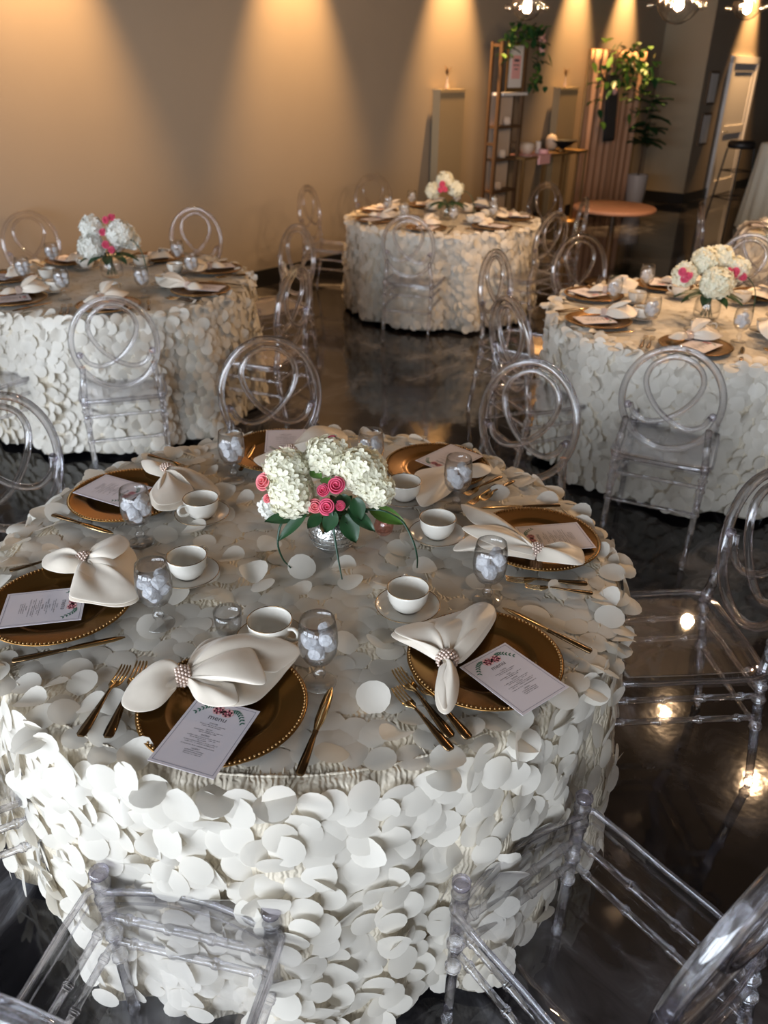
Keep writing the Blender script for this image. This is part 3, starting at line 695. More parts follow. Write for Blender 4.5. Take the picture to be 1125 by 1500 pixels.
# napkins of the main table, traced flap by flap
def px(lst, z): return [(lambda q: (q.x, q.y, (p[2] if len(p) > 2 else 0)))(at(p[0], p[1], z)) for p in lst]
NAP = {
 'front': dict(hub=(268,990), fl=[
   ([(276,972),(292,944),(320,932),(385,940),(440,957,.01),(418,985),(398,1008),(372,1030),(330,1035),(295,1022),(274,1003)], .010, .016, .004, 3, 0),
   ([(278,974),(296,950,.01),(335,940,.02),(390,938,.02),(442,958,.016),(405,990,.01)], .030, .016, .005, 2, 1),
   ([(282,986),(325,968,.01),(364,955,.02),(380,975,.02),(389,1006,.012),(335,1000,.01),(288,996)], .040, .014, .003, 1.5, 2),
   ([(276,1004),(290,1025),(320,1034),(350,1032,.01),(344,1004,.01)], .028, .012, .003, 1.5, 3),
   ([(258,1008),(232,1034),(198,1040),(177,1028),(190,1000),(215,979),(244,970),(262,975)], .020, .022, -.010, 1, 0),
   ([(258,1004),(230,1020),(205,1018),(200,1004),(222,984),(246,976)], .034, .006, .003, 1, 0)]),
 'front right': dict(hub=(655,966), fl=[
   ([(640,968),(608,950),(576,933),(580,922),(640,905),(700,887),(722,888),(727,905),(706,940),(682,965),(670,972)], .014, .026, .006, 3, 0),
   ([(641,962),(610,945,.01),(577,928,.014),(612,915,.012),(640,925,.02),(650,950,.01)], .034, .012, .004, 1.5, 1),
   ([(655,955),(660,920,.02),(700,890,.02),(726,898,.01),(700,940,.01),(672,966)], .030, .014, .005, 1.5, 2),
   ([(643,976),(637,1010),(641,1036),(655,1045),(668,1030),(673,1000),(668,976)], .018, .020, -.008, 1, 0),
   ([(645,976),(640,1008),(648,1036),(656,1030),(652,1000),(652,978)], .030, .010, .002, 1, 0)]),
 'right': dict(hub=(787,806), fl=[
   ([(784,820),(745,814),(694,806),(663,806),(679,788),(700,778),(735,778),(762,794),(784,803)], .010, .010, .005, 3, 0),
   ([(778,803),(752,790,.005),(729,760,.012),(700,750,.015),(674,745,.015),(690,768,.01),(728,784,.008),(768,808)], .018, .012, .005, 2, 1),
   ([(780,812),(720,800,.01),(676,782,.02),(704,776,.02),(740,780,.02),(778,802)], .034, .012, .004, 2, 2),
   ([(788,800),(825,801),(847,799),(856,809),(853,826),(815,824),(786,820)], .022, .020, .006, 1.5, 0)]),
 'rear right': dict(hub=(676,690), fl=[
   ([(668,700),(663,718),(646,730),(617,742),(606,715),(609,690),(640,684),(668,684)], .014, .014, .005, 2.5, 0),
   ([(680,684),(696,680),(716,681),(719,690),(702,698),(682,698)], .016, .014, .004, 1, 0)]),
 'rear': dict(hub=(425,660), fl=[
   ([(418,656),(400,664),(380,667),(371,673),(386,684),(405,680),(420,668)], .012, .012, .004, 1.5, 0),
   ([(430,664),(460,660),(500,650),(510,638),(488,626),(468,634),(440,645),(428,655)], .014, .035, .006, 2, 0)]),
 'rear left': dict(hub=(244,688), fl=[
   ([(256,684),(296,694),(324,722),(298,728),(284,722),(268,742),(238,748),(224,742),(218,722),(236,700)], .012, .020, .006, 3, 0),
   ([(252,696),(270,705,.01),(284,722,.01),(262,740,.012),(232,742,.01),(222,722,.01),(238,702)], .030, .010, .004, 2, 1),
   ([(238,698),(214,690),(207,674),(222,672),(240,678)], .024, .014, .003, 1, 0)]),
 'left': dict(hub=(123,820), fl=[
   ([(130,810),(160,792),(182,793),(200,813),(200,850),(204,878),(174,888),(134,884),(100,878),(114,850),(122,836)], .014, .022, .006, 3, 0),
   ([(128,832),(150,842,.01),(198,860,.012),(204,878,.01),(174,888,.01),(134,884,.008),(102,876,.01),(116,850)], .026, .014, .005, 2.5, 2),
   ([(132,812),(152,797,.01),(176,790,.02),(192,806,.02),(170,826,.02),(138,824)], .034, .016, .004, 1.5, 1),
   ([(118,838),(88,839),(62,829),(66,812),(92,806),(116,808)], .020, .022, .006, 1.5, 0),
   ([(116,828),(90,824),(72,822),(74,812),(94,808),(114,812)], .036, .006, .002, 1, 0)])}
for nme, N in NAP.items():
    hub = at(*N['hub'], TZ+.030)
    b = MB()
    for bd, zz, pf, rp, fq, ph in N['fl']:
        flap(b, (hub.x, hub.y), px(bd, PR+zz*.6), TZ+.030, PR+zz*.45, pf, rp, fq, ph, wid=.022)
    o = finish_cloth(b.build('napkin', M['napkin'], origin=(hub.x, hub.y, PR)))
    tag(o, 'ivory satin napkin fanned out at the %s place of the front table' % nme, 'napkin', 'satin napkins on the front table')
    c0 = at(*N['fl'][-1][0][len(N['fl'][-1][0])//2][:2], TZ+.03); dv = hub - c0
    o = inst(nrg, (hub.x, hub.y, TZ+.030), atan2(dv.y, dv.x)); tag(o, 'pearl napkin ring around the %s napkin of the front table' % nme, 'napkin ring', 'pearl napkin rings on the front table')

# ---------------- flowers
def floret(b, c, n, size, rr, m=0):
    n = n.normalized(); u = n.orthogonal().normalized(); a0 = rr.uniform(0, 2*pi); w = n.cross(u)
    for k in range(4):
        a = a0 + k*pi/2; d = u*cos(a) + w*sin(a); e = n.cross(d)
        lf = rr.uniform(.0,.25); s = size*rr.uniform(.85,1.15)
        P = [c, c + (d*.45+e*.42)*s + n*s*.10, c + (d*.95+e*.33)*s + n*s*lf, c + d*1.08*s + n*s*(lf-.05), c + (d*.95-e*.33)*s + n*s*lf, c + (d*.45-e*.42)*s + n*s*.10, c + d*.55*s - n*s*.02]
        b.add(P, [(0,1,6),(1,2,6),(2,3,6),(3,4,6),(4,5,6),(5,0,6)], m)
def hydrangea(c, r, seed, parent=None, sz=1.0, mat='hyd', size=.0155, n=None, o=None):
    rr = random.Random(seed); b = MB(); c = Vector(c)
    n = n or int(4.6*pi*r*r/(size*size*1.9))
    for i in range(n):
        z = 1 - 2*(i+.5)/n; ph = i*2.39996; q = sqrt(1-z*z)
        v = Vector((q*cos(ph), q*sin(ph), z))
        bumpy = 1 + .07*sin(5*v.x+seed)*sin(6*v.y+2*seed) + rr.uniform(-.05,.05)
        v2 = Vector((v.x, v.y, v.z*sz))
        floret(b, c + v2*r*bumpy, v + Vector((rr.gauss(0,.25), rr.gauss(0,.25), rr.gauss(0,.25))), size, rr)
    b.ball(c, r*.88, 12, 10, sz=sz)
    return b.build('hydrangea_head', M[mat], parent, smooth=False)
def rose(c, r, dirv, seed, parent, mat='rose'):
    """wound spiral of petals with a ruffled outer row"""
    rr = random.Random(seed); b = MB(); n = Vector(dirv).normalized(); u = n.orthogonal().normalized(); w = n.cross(u); c = Vector(c)
    turns = 3.4; N = 84; rows = []; ph = rr.uniform(0, 6)
    for t in (0, .3, .6, .85, 1.0, 1.08):
        row = []
        for j in range(N+1):
            s_ = j/N; a = s_*turns*2*pi + ph; lob = .5+.5*sin(a*2.6+ph)
            ro = r*(.10 + .86*s_**.85)
            q = ro*(.50 + .50*min(1, t*1.25)) + (r*.13*s_*(t-.85)*6*(.6+.4*lob) if t > .85 else 0)
            z = r*(-.75 + min(t,1)*(1.30 - .55*s_*s_ - .10*lob) - (.10*s_ if t > 1 else 0))
            row.append(tuple(c + (u*cos(a)+w*sin(a))*q + n*z))
        rows.append(row)
    b.grid(rows)
    b.ball(c - n*r*.45, r*.55, 8, 6)
    o = b.build('rose', M[mat], parent)
    mo = o.modifiers.new('t', 'SOLIDIFY'); mo.thickness = r*.05
    return o
def leaf(b, p, d, ln, wd, droop=.3, up=Vector((0,0,1))):
    p = Vector(p); d = Vector(d).normalized(); s = d.cross(up).normalized(); rows = []
    for i in range(9):
        t = i/8; w = wd*sin(pi*min(1, t*.97+.03))**.75*(1-.35*t); c = p + d*ln*t - up*ln*droop*t*t
        rows.append([tuple(c + s*w*k + up*(abs(k)*wd*.25)) for k in (-1,-.5,0,.5,1)])
    b.grid(rows)
V = at(489, 803, TZ)                     # vase foot of the front table
b = MB()
b.lathe([(.0001,.0),(.030,.0),(.036,.004),(.052,.020),(.0625,.045),(.062,.068),(.052,.090),(.046,.096),(.043,.096),(.049,.088),(.058,.066),(.058,.045),(.048,.022),(.0001,.008)], 40)
for z in (.03,.045,.06,.075):
    q = .0632 if z in (.045,.06) else .0585
    b.sweep([(q*cos(2*pi*i/40), q*sin(2*pi*i/40), z) for i in range(40)], .0010, 5, closed=True)
vs = b.build('bowl_vase', M['mercury']); vs.location = V
tag(vs, 'round silver mercury glass vase in the middle of the front table', 'vase', 'flower vases')
BQ = empty('flower_bouquet', (V.x, V.y, V.z+.09)); tag(BQ, 'bouquet of white hydrangeas and pink roses on the front table', 'flowers', 'hydrangea and rose bouquets')
def loc(p): return Vector(p) - BQ.location
yv = V.y
for k, (x, y, dy, r_, sz, mt, fs) in enumerate(((420,688,.01,.054,.9,'hyd',.0155),(428,724,-.035,.056,1.0,'hyd',.0165),(480,670,.045,.058,.85,'hyd',.0145),(528,688,.005,.060,.85,'hyd',.0150),(551,716,-.01,.043,.9,'hyd',.0155),(397,742,.0,.028,1.0,'hydw',.0130))):
    hydrangea(loc(aty(x, y, yv+dy)), r_, k+1, BQ, sz, mt, fs)
for k, (x, y, dy, r_) in enumerate(((386,705,-.02,.019),(397,685,.0,.016),(391,730,-.03,.010),(492,711,-.06,.0185),(473,718,-.055,.014),(462,742,-.075,.0165),(479,742,-.08,.0175),(498,741,-.07,.011),(487,644,.06,.012),(497,653,.06,.012))):
    p = aty(x, y, yv+dy); out = (Vector((0,0,CH)) - p).normalized()*.8 + (p - (V+Vector((0,0,.12)))).normalized()*.7
    rose(loc(p), r_*1.15, out, k, BQ, 'rosel' if k in (0,1,5,2) else 'rose')
for k, (x, y, dy, tx, ty, wd) in enumerate(((440,755,-.03,392,762,.022),(450,750,-.05,410,788,.018),(470,755,-.06,452,772,.020),(490,750,-.07,478,778,.024),(505,755,-.06,520,792,.030),(510,745,-.05,546,775,.022),(540,745,.02,590,765,.028),(520,730,-.04,528,760,.024),(500,725,-.03,505,745,.024),(455,690,.0,470,700,.016),(480,700,-.02,478,712,.02))):
    p = aty(x, y, yv+dy); q = aty(tx, ty, yv+dy-.03); d_ = q-p
    b = MB(); leaf(b, loc(p), d_, d_.length*1.1, wd, .1, Vector((0,-.55,.83))); b.build('leaf', M['leafl'] if k in (6,9,10) else M['leaf'], BQ)
rr = random.Random(8)
for k in range(9):
    a = 2*pi*k/9+.3; b = MB(); leaf(b, (.012*cos(a), .012*sin(a), -.005+.006*(k%3)), Vector((cos(a), sin(a), .35+.25*(k%2))), .085, .022, .25); b.build('leaf', M['leaf'], BQ)
for pts in ([(487,748,-.07),(490,785,-.095),(496,822,-.125),(501,849,-.15)], [(535,746,-.02),(562,748,-.03),(588,762,-.03),(604,790,-.05),(611,815,-.08),(611,832,-.11)], [(418,760,-.02),(410,772,-.03),(407,797,-.05),(414,818,-.08),(426,832,-.11)]):
    P = [loc(aty(x, y, yv+dy)) for x, y, dy in pts]; C_ = catmull(P, 6); n = len(C_)
    b = MB(); b.sweep(C_, [.0040*(1-.55*i/n) for i in range(n)], 6, flat=.35, up=(0,-.5,1)); b.build('grass_blade', M['grass'], BQ)
# other tables' bouquets
def far_bouquet(k, heads, roses, tall):
    x0, y0 = TB[k]; vx = {'left': (165,405), 'far': (655,320), 'right': (1033,466)}[k]
    p = at(*vx, TZ)
    b = MB(); b.lathe([(.0001,.0),(.05,.0),(.062,.01),(.066,.04),(.062,.085),(.055,.10),(.052,.10),(.058,.08),(.061,.04),(.0001,.012)], 28)
    o = b.build('bowl_vase', M['glass']); o.location = p; tag(o, 'clear round glass vase in the middle of %s' % TN[k], 'vase', 'flower vases')
    b = MB(); rr = random.Random(4)
    bq = empty('flower_bouquet', (p.x, p.y, p.z+.02)); tag(bq, 'bouquet of white hydrangeas and pink roses on %s' % TN[k], 'flowers', 'hydrangea and rose bouquets')
    l = lambda q: Vector(q) - bq.location
    for j in range(9): a = j*.7; b.sweep([(.03*cos(a),.03*sin(a),-.008), (.015*cos(a+2),.015*sin(a+2),.09), (.04*cos(a+2),.04*sin(a+2),.13)], .0025, 5)
    b.build('stems', M['grass'], bq)
    for j, (x, y, dy, r_) in enumerate(heads): hydrangea(l(aty(x, y, p.y+dy)), r_, j+20, bq, .92, 'hyd' if k != 'left' else 'hydw', .018)
    for j, (x, y, dy, r_) in enumerate(roses):
        q = aty(x, y, p.y+dy); rose(l(q), r_, (Vector((0,0,CH))-q), j, bq)
    for j in range(9):
        a = 2*pi*j/9; b = MB(); leaf(b, (.04*cos(a), .04*sin(a), .10), Vector((cos(a), sin(a), .1)), .13, .035, .35); b.build('leaf', M['leaf'], bq)
    P = catmull([(.05,-.02,.13),(.13,-.03,.20),(.20,-.04,.14),(.22,-.04,.02)], 6)
    b = MB(); b.sweep(P, .0035, 6, flat=.4, up=(0,-.5,1)); b.build('grass_blade', M['grass'], bq)
far_bouquet('left', [(134,332,.02,.062),(134,362,-.03,.072),(176,342,-.02,.072),(192,352,.03,.05)], [(155,322,.0,.02),(163,318,.02,.02),(155,358,-.06,.022),(150,340,-.03,.02),(163,366,-.06,.02)], 1)
far_bouquet('far', [(634,279,.0,.06),(652,264,.03,.068),(668,277,.0,.06)], [(648,270,-.07,.026),(645,278,-.07,.022),(652,277,-.07,.022)], 1)
far_bouquet('right', [(1033,382,.04,.062),(1056,378,.06,.062),(1003,402,.0,.058),(1050,415,-.07,.076),(1079,394,.02,.06)], [(1000,398,-.07,.02),(1008,404,-.07,.02),(1003,408,-.06,.02),(1066,398,-.05,.02),(1074,404,-.05,.02),(1088,406,-.04,.02),(1078,398,-.05,.02)], 1)

# votives
b = MB(); b.lathe([(.0001,.002),(.014,.002),(.024,.014),(.027,.030),(.022,.046),(.019,.050),(.0175,.050),(.0205,.045),(.025,.030),(.022,.016),(.0001,.006)], 24)
q = at(562, 783, TZ); o = b.build('votive_holder', M['pinkglass']); o.location = q; tag(o, 'small pink glass votive behind the arching leaf of the front centrepiece', 'candle holder')
b = MB(); b.lathe([(.0001,.002),(.020,.002),(.026,.010),(.030,.035),(.031,.062),(.0298,.062),(.0285,.035),(.024,.012),(.0001,.008)], 28)
q = at(336, 928, TZ); o = b.build('votive_holder', M['glass']); o.location = q; tag(o, 'clear glass votive left of the front coffee cup', 'candle holder')

# ---------------- settings of the other tables (generic napkin, two shapes)
def gen_napkin(v):
    b = MB()
    if v == 0:
        flap(b, (0,0), [(.01,.02),(.06,.09),(.13,.10,.01),(.16,.04,.02),(.15,-.05,.01),(.08,-.07),(.01,-.02)], .012, .006, .03, .007, 3, 0, wid=.02)
        flap(b, (0,0), [(.02,.02),(.09,.09,.04),(.12,.02,.05),(.03,-.01,.01)], .014, .02, .015, .004, 1.5, 1, wid=.02)
        flap(b, (0,0), [(-.01,-.02),(-.07,-.04),(-.10,0),(-.07,.04),(-.01,.02)], .012, .008, .024, .004, 1, 0, wid=.02)
    else:
        flap(b, (0,0), [(.01,.02),(.05,.12),(.12,.13,.03),(.17,.02,.05),(.12,-.07,.01),(.01,-.02)], .012, .008, .04, .008, 2.5, 1, wid=.02)
        flap(b, (0,0), [(.02,.01),(.06,.07,.06),(.11,.0,.07),(.03,-.02,.01)], .014, .02, .015, .004, 1.5, 1, wid=.02)
        flap(b, (0,0), [(-.01,-.02),(-.08,-.05),(-.09,0),(-.06,.05),(-.01,.02)], .012, .008, .03, .005, 1.5, 0, wid=.02)
    return finish_cloth(b.build('napkin', M['napkin']))
naps = [gen_napkin(0), gen_napkin(1)]
W8 = {0:'right',1:'rear right',2:'rear',3:'rear left',4:'left',5:'front left',6:'front',7:'front right'}
def words(a):
    names = []
    return W8[int(round((a % 360)/45)) % 8]
offs = {'left': -75, 'far': -105, 'right': -113, 'distant': -149}
rs = random.Random(99)
for k in ('left', 'far', 'right', 'distant'):
    x0, y0 = TB[k]; seen = {}
    rng = range(7) if k != 'distant' else (0, 6)
    for i in rng:
        a = R(offs[k] + i*360/7); u = Vector((cos(a), sin(a), 0)); t = Vector((-sin(a), cos(a), 0)); C = Vector((x0, y0, 0))
        deg = math.degrees(a) % 360
        ws = words(deg)
        if ws in seen: ws = ws + ' of centre'
        seen[ws] = 1
        wh = 'at the %s place of %s' % (ws, TN[k])
        p = C + u*.615; o = inst(chg, (p.x, p.y, TZ), rs.uniform(0,6)); tag(o, 'gold charger plate %s' % wh, 'charger plate', 'gold chargers on %s' % TN[k])
        p2 = p + u*.03 + t*.02; o = inst(mens, (p2.x, p2.y, PR+.002), a + pi/2 + rs.uniform(-.5,.5)); tag(o, 'menu card %s' % wh, 'menu card', 'menu cards on %s' % TN[k])
        p3 = p - u*.05 - t*.04; nz = PR + .006
        ra = a + pi + rs.uniform(-1.1, .5)
        o = inst(naps[rs.randint(0,1)], (p3.x, p3.y, nz), ra); tag(o, 'fanned satin napkin %s' % wh, 'napkin', 'satin napkins on %s' % TN[k])
        o = inst(nrg, (p3.x, p3.y, nz+.014), ra); tag(o, 'pearl napkin ring %s' % wh, 'napkin ring', 'napkin rings on %s' % TN[k])
        p4 = C + u*.37; o = inst(sau, (p4.x, p4.y, TZ)); tag(o, 'saucer under the cup %s' % wh, 'saucer', 'saucers on %s' % TN[k])
        o = inst(cup, (p4.x, p4.y, TZ+.0055), rs.uniform(0,6)); tag(o, 'cream coffee cup %s' % wh, 'cup', 'coffee cups on %s' % TN[k])
        p5 = C + Vector((cos(a+R(22)), sin(a+R(22)), 0))*.47; o = inst(gob, (p5.x, p5.y, TZ)); tag(o, 'stemmed water goblet with ice %s' % wh, 'goblet', 'water goblets on %s' % TN[k])
        fill_ice((p5.x, p5.y, TZ), 'ice cube in the goblet %s' % wh, 'ice in goblets of %s' % TN[k], 6 if k != 'far' else 5)
        p6 = C + u*.75 + t*.20; o = inst(knf, (p6.x, p6.y, TZ+.002), a+pi); tag(o, 'dark gold dinner knife %s' % wh, 'knife', 'knives on %s' % TN[k])
        for z, q in enumerate((-.195, -.225)):
            p7 = C + u*.74 + t*q; o = inst(frk, (p7.x, p7.y, TZ+.002), a+pi); tag(o, 'dark gold fork %s, %s' % (wh, 'beside the plate' if z == 0 else 'outermost'), 'fork', 'forks on %s' % TN[k])

# ------------------------------------------------------------------ far side of the room
def rt(name, s, t, z=0, rz=0): return empty(name, RW(s, t, z), PHI + rz)
# ladder shelf with garland and framed sign  (local x along the wall, -y into the room)
ls = rt('ladder_shelf', 3.42, .34); tag(ls, 'dark wooden ladder shelf with cream back panels against the far left wall', 'shelf')
for sx in (-.25, .25):
    b = MB(); b.box(sx-.02, sx+.02, -.07, -.03, 0, 2.15); b.box(sx-.018, sx+.018, .06, .09, 0, 2.15)
    for z in (.1, 1.1, 2.1): b.box(sx-.012, sx+.012, -.03, .06, z, z+.03)
    b.build('side_frame', M['wood_d'], ls, smooth=False)
for z in (.25, .58, .93, 1.28):
    b = MB(); b.box(-.232, .232, -.075, .06, z, z+.03); b.build('shelf_board', M['wood_d'], ls, smooth=False)
b = MB(); b.box(-.232, .232, .06, .07, .05, 1.62); b.build('back_panel', M['cream'], ls, smooth=False)
for i, z in enumerate((.30, .62, .98, 1.33)):
    rr = random.Random(i); b = MB()
    pr = [[(-.15,z-.017),(-.02,z-.017)],[(.02,z-.017)]]
    b.lathe([(.0001,0),(.05,0),(.06,.03),(.052,.08),(.03,.09),(.0001,.092)], 16)
    o = b.build('candle_jar', M['cream']); o.location = RW(3.42-.1+.05*i, .34, z-.02 if z > .3 else .275); tag(o, 'small pale candle jar on the ladder shelf, %s shelf' % ('lowest','second','third','fourth')[i], 'jar', 'jars on the ladder shelf')
    o.location.z = (.281,.611,.961,1.311)[i]; o.scale = (.8,.8,1)
b = MB(); b.box(-.17, .17, -.01, .01, 0, .50, 0); b.box(-.14, .14, -.013, -.0105, .04, .46, 1); b.box(-.09, .09, -.016, -.0135, .13, .36, 2)
b.box(-.05,.05,-.0175,-.0165,.30,.325,3); b.box(-.06,.06,-.0175,-.0165,.26,.27,3); b.box(-.04,.04,-.0175,-.0165,.22,.23,3)
fs = b.build('framed_sign', [M['goldm'], M['white'], M['pinkl'], M['ink']], smooth=False); fs.location = RW(3.45, .40, 1.66); fs.rotation_euler = (0,0,PHI); tag(fs, 'white framed sign under the garland on top of the ladder shelf', 'sign')
b = MB(); b.box(-.22, .30, -.10, .06, 0, .03); o = b.build('sign_ledge', M['white'], smooth=False); o.location = RW(3.44, .32, 1.62); o.rotation_euler = (0,0,PHI); tag(o, 'white ledge under the framed sign on the ladder shelf', 'ledge')
def foliage(name, pts, n, size, mats, label, cat, seed=1, group=None, spread=.06):
    rr = random.Random(seed); root = MB()
    P = catmull(pts, 6); root.sweep(P, .006, 5)
    o = root.build(name, M['bark'], origin=P[0]); tag(o, label, cat, group)
    for mi, mt in enumerate(mats):
        b = MB()
        for i in range(n//len(mats)):
            p = rr.choice(P) + Vector((rr.gauss(0,spread), rr.gauss(0,spread), rr.gauss(0,spread)))
            leaf(b, p - o.location, Vector((rr.gauss(0,1), rr.gauss(0,1), rr.gauss(-.2,.6))), size*rr.uniform(.7,1.3), size*.4, .3)
        b.build('foliage', M[mt], o)
    return o
gl = foliage('leaf_garland', [RW(3.16,.48,2.05), RW(3.25,.5,2.22), RW(3.5,.5,2.24), RW(3.72,.5,2.20), RW(3.76,.5,2.0), RW(3.74,.5,1.72)], 150, .09, ['leafl','leaf','leaf'], 'green leaf garland with a blush flower across the top of the ladder shelf', 'garland', 3)
b = MB()
for i, (s, z) in enumerate(((3.80,2.24),(3.84,2.16),(3.83,2.08),(3.78,2.20))): b.ball(tuple(RW(s,.5,z)-gl.location), .045, 8, 6)
b.build('blush_flower', M['blush'], gl)
# tall thin tan boxes close to the wall, each with a slim ornament
for k, (xa, xb, ya, tt, ss) in enumerate(((646, 682, 131, .14, 'left of the ladder shelf'), (822, 848, 128, .14, 'left of the draped backdrop'))):
    def onw(px_, py_, t_):
        dd = ray(px_, py_); o_ = Vector((0,0,CH)); kk = ((A + NRM*t_) - o_).dot(NRM)/dd.dot(NRM); return o_ + dd*kk
    pa, pb = onw(xa, ya, tt), onw(xb, ya, tt); sa_, sb_ = (pa-A).dot(D), (pb-A).dot(D); h_ = pa.z
    b = MB(); w_ = (sb_-sa_)/2; b.box(-w_, w_, -.05, .05, .03, h_-.03); b.box(-w_-.004, w_+.004, -.054, .054, h_-.03, h_); b.box(-w_-.004, w_+.004, -.054, .054, 0, .03)
    o = b.build('tall_tan_box', M['cream_d'], smooth=False); o.location = RW((sa_+sb_)/2, tt-.055, 0); o.rotation_euler = (0,0,PHI); tag(o, 'tall tan box %s' % ss, 'pedestal', 'tall tan boxes')
    b = MB(); b.lathe([(.0001,0),(.022,0),(.026,.03),(.012,.07),(.008,.12),(.0001,.121)], 16); o = b.build('bud_vase', M['cream']); o.location = RW((sa_*.6+sb_*.4), tt-.055, h_); tag(o, 'slim bud vase with a dry sprig on the tan box %s' % ss, 'vase')
    b = MB(); 
    for j in range(5): leaf(b, (0,0,.11+.012*j), Vector((cos(j*2.2)*.5, sin(j*2.2)*.5, 1)), .10, .016, .2)
    b.build('sprig', M['wood_d'], o)
# console table
cs = rt('console_table', 4.42, .35); tag(cs, 'slim brass framed console table between ladder shelf and backdrop', 'console table')
b = MB(); b.box(-.80, .80, -.18, .18, .93, .96); b.build('table_top', M['goldm'], cs, smooth=False)
for x in (-.78,-.26,.26,.78):
    for y in (-.165,.165): b = MB(); b.box(x-.012, x+.012, y-.012, y+.012, 0, .93); b.build('leg', M['goldm'], cs, smooth=False)
b = MB(); b.box(-.25,.25,-.17,.15,0,.004); b.box(-.1,.15,-.20,-.17,-.10,.004); o = b.build('table_runner', M['pinkl'], smooth=False); o.location = RW(4.05,.35,.961); o.rotation_euler=(0,0,PHI); tag(o, 'pale pink cloth hanging over the left end of the console table', 'cloth')
def ornament(name, s, t, z, prof, mat, label, cat, sx=1):
    b = MB(); b.lathe(prof, 20, sx=sx); o = b.build(name, M[mat]); o.location = RW(s, t, z); o.rotation_euler = (0,0,PHI); tag(o, label, cat); return o
ornament('decor_bowl', 3.95, .35, .966, [(.0001,0),(.05,0),(.09,.05),(.10,.10),(.085,.13),(.0001,.14)], 'cream', 'round cream bowl on the left end of the console table', 'bowl')
ornament('candle', 4.22, .35, .966, [(.0001,0),(.035,0),(.035,.13),(.0001,.135)], 'white', 'white pillar candle on the console table', 'candle')
ornament('gift_box', 4.2, .45, .966, [(.0001,0),(.06,0),(.062,.05),(.0001,.052)], 'pinkl', 'small pink dish in front of the pillar candle', 'dish')
ornament('dark_bowl', 4.85, .35, .961, [(.0001,0),(.04,0),(.03,.03),(.10,.06),(.20,.12),(.205,.125),(.19,.12),(.05,.06),(.0001,.055)], 'blackm', 'wide dark bowl on the right end of the console table', 'bowl')
ornament('sphere_ornament', 4.72, .25, .961, [(.0001,0),(.05,.01),(.075,.05),(.08,.12),(.05,.18),(.0001,.2)], 'cream', 'pale ball ornament behind the dark bowl on the console table', 'ornament')
ornament('small_dish', 4.62, .45, .961, [(.0001,0),(.03,0),(.06,.03),(.055,.03),(.0001,.01)], 'goldm', 'small gold dish on the console table front edge', 'dish')
# peach backdrop
bd = rt('draped_backdrop', 6.42, .22); tag(bd, 'peach draped backdrop hung on a frame against the left wall', 'backdrop')
b = MB()
for x in (-.88, .88): b.sweep([(x,0,0),(x,0,2.12)], .018, 10)
b.sweep([(-.88,0,2.12),(.88,0,2.12)], .018, 10)
for x in (-.88,.88): b.box(x-.2, x+.2, -.15,.15,0,.012)
b.build('stand', M['goldm'], bd)
b = MB(); rr = random.Random(2); cols = 160
def dr_y(u, z): return -.03 + .022*sin(u*46+.4*sin(z*2)) + .012*sin(u*101+1)
b.grid([[(-.86+1.72*j/cols, dr_y(j/cols, z), z) for j in range(cols+1)] for z in (.02,.5,1,1.5,2.0,2.13)])
o = b.build('curtain', M['drape'], bd); mo = o.modifiers.new('t','SOLIDIFY'); mo.thickness = .004
foliage('hanging_vine', [RW(5.55,.44,1.62), RW(5.60,.44,1.95), RW(5.9,.44,2.08), RW(6.3,.44,2.02), RW(6.5,.44,1.8), RW(6.6,.44,1.5)], 80, .12, ['leafl','leaf'], 'leafy green vine hanging from the left half of the peach backdrop', 'vine', 5, spread=.11)
foliage('hanging_vine', [RW(6.2,.44,2.05), RW(6.5,.44,2.02), RW(6.9,.44,1.98), RW(7.0,.44,1.8), RW(6.8,.44,1.5)], 60, .12, ['leaf','leafl'], 'leafy green vine hanging from the right half of the peach backdrop', 'vine', 6, spread=.10)
b = MB(); b.box(-.16,.16,-.012,.012,0,.82,0); b.box(-.13,.13,-.016,-.0125,.03,.79,1); b.ball((.03,-.010,.62), .05, 8, 6, 2)
o = b.build('framed_picture', [M['blackm'], M['dark'], M['blush']], smooth=False); o.location = RW(6.02,.42,1.02); o.rotation_euler=(R(-4),0,PHI); tag(o, 'dark framed portrait hanging in front of the peach backdrop', 'picture')
# fiddle leaf plant in a tall pot
pp = RW((at(925,292,0)-A).dot(D)-.25, JT*.55, 0); pp = at(927,306,0)
pt = empty('potted_fiddle_leaf_fig', pp); tag(pt, 'dark green fiddle leaf fig in a tall pale pot by the olive wall corner', 'plant')
b = MB(); b.lathe([(.0001,0),(.10,0),(.115,.02),(.145,.25),(.155,.48),(.155,.50),(.14,.50),(.135,.46),(.0001,.45)], 28); b.build('pot', M['pot'], pt)
b = MB(); b.sweep(catmull([(0,0,.44),(.01,.0,.75),(-.01,.02,1.1),(.03,.0,1.5),(.05,0,1.75)], 5), .013, 7); b.build('trunk', M['bark'], pt)
rr = random.Random(12)
for i in range(40):
    z = rr.uniform(.88,1.35) if i < 29 else rr.uniform(1.35,1.75); a = i*2.4; b = MB()
    leaf(b, (.01,0,z), Vector((cos(a), sin(a), rr.uniform(-.1,.5))), rr.uniform(.28,.38), .10, .25); b.build('leaf', M['leaf'], pt)
# round peach table
q = at(900, 304, .72); st = empty('round_side_table', (q.x, q.y, 0)); tag(st, 'round peach topped table standing before the draped backdrop', 'table')
b = MB(); b.lathe([(.0001,.69),(.38,.69),(.395,.70),(.395,.725),(.38,.735),(.0001,.735)], 40); b.build('table_top', M['peach'], st)
b = MB(); b.lathe([(.0001,0),(.20,0),(.20,.015),(.04,.03),(.028,.06),(.028,.69)], 24); b.build('pedestal', M['wood_d'], st)
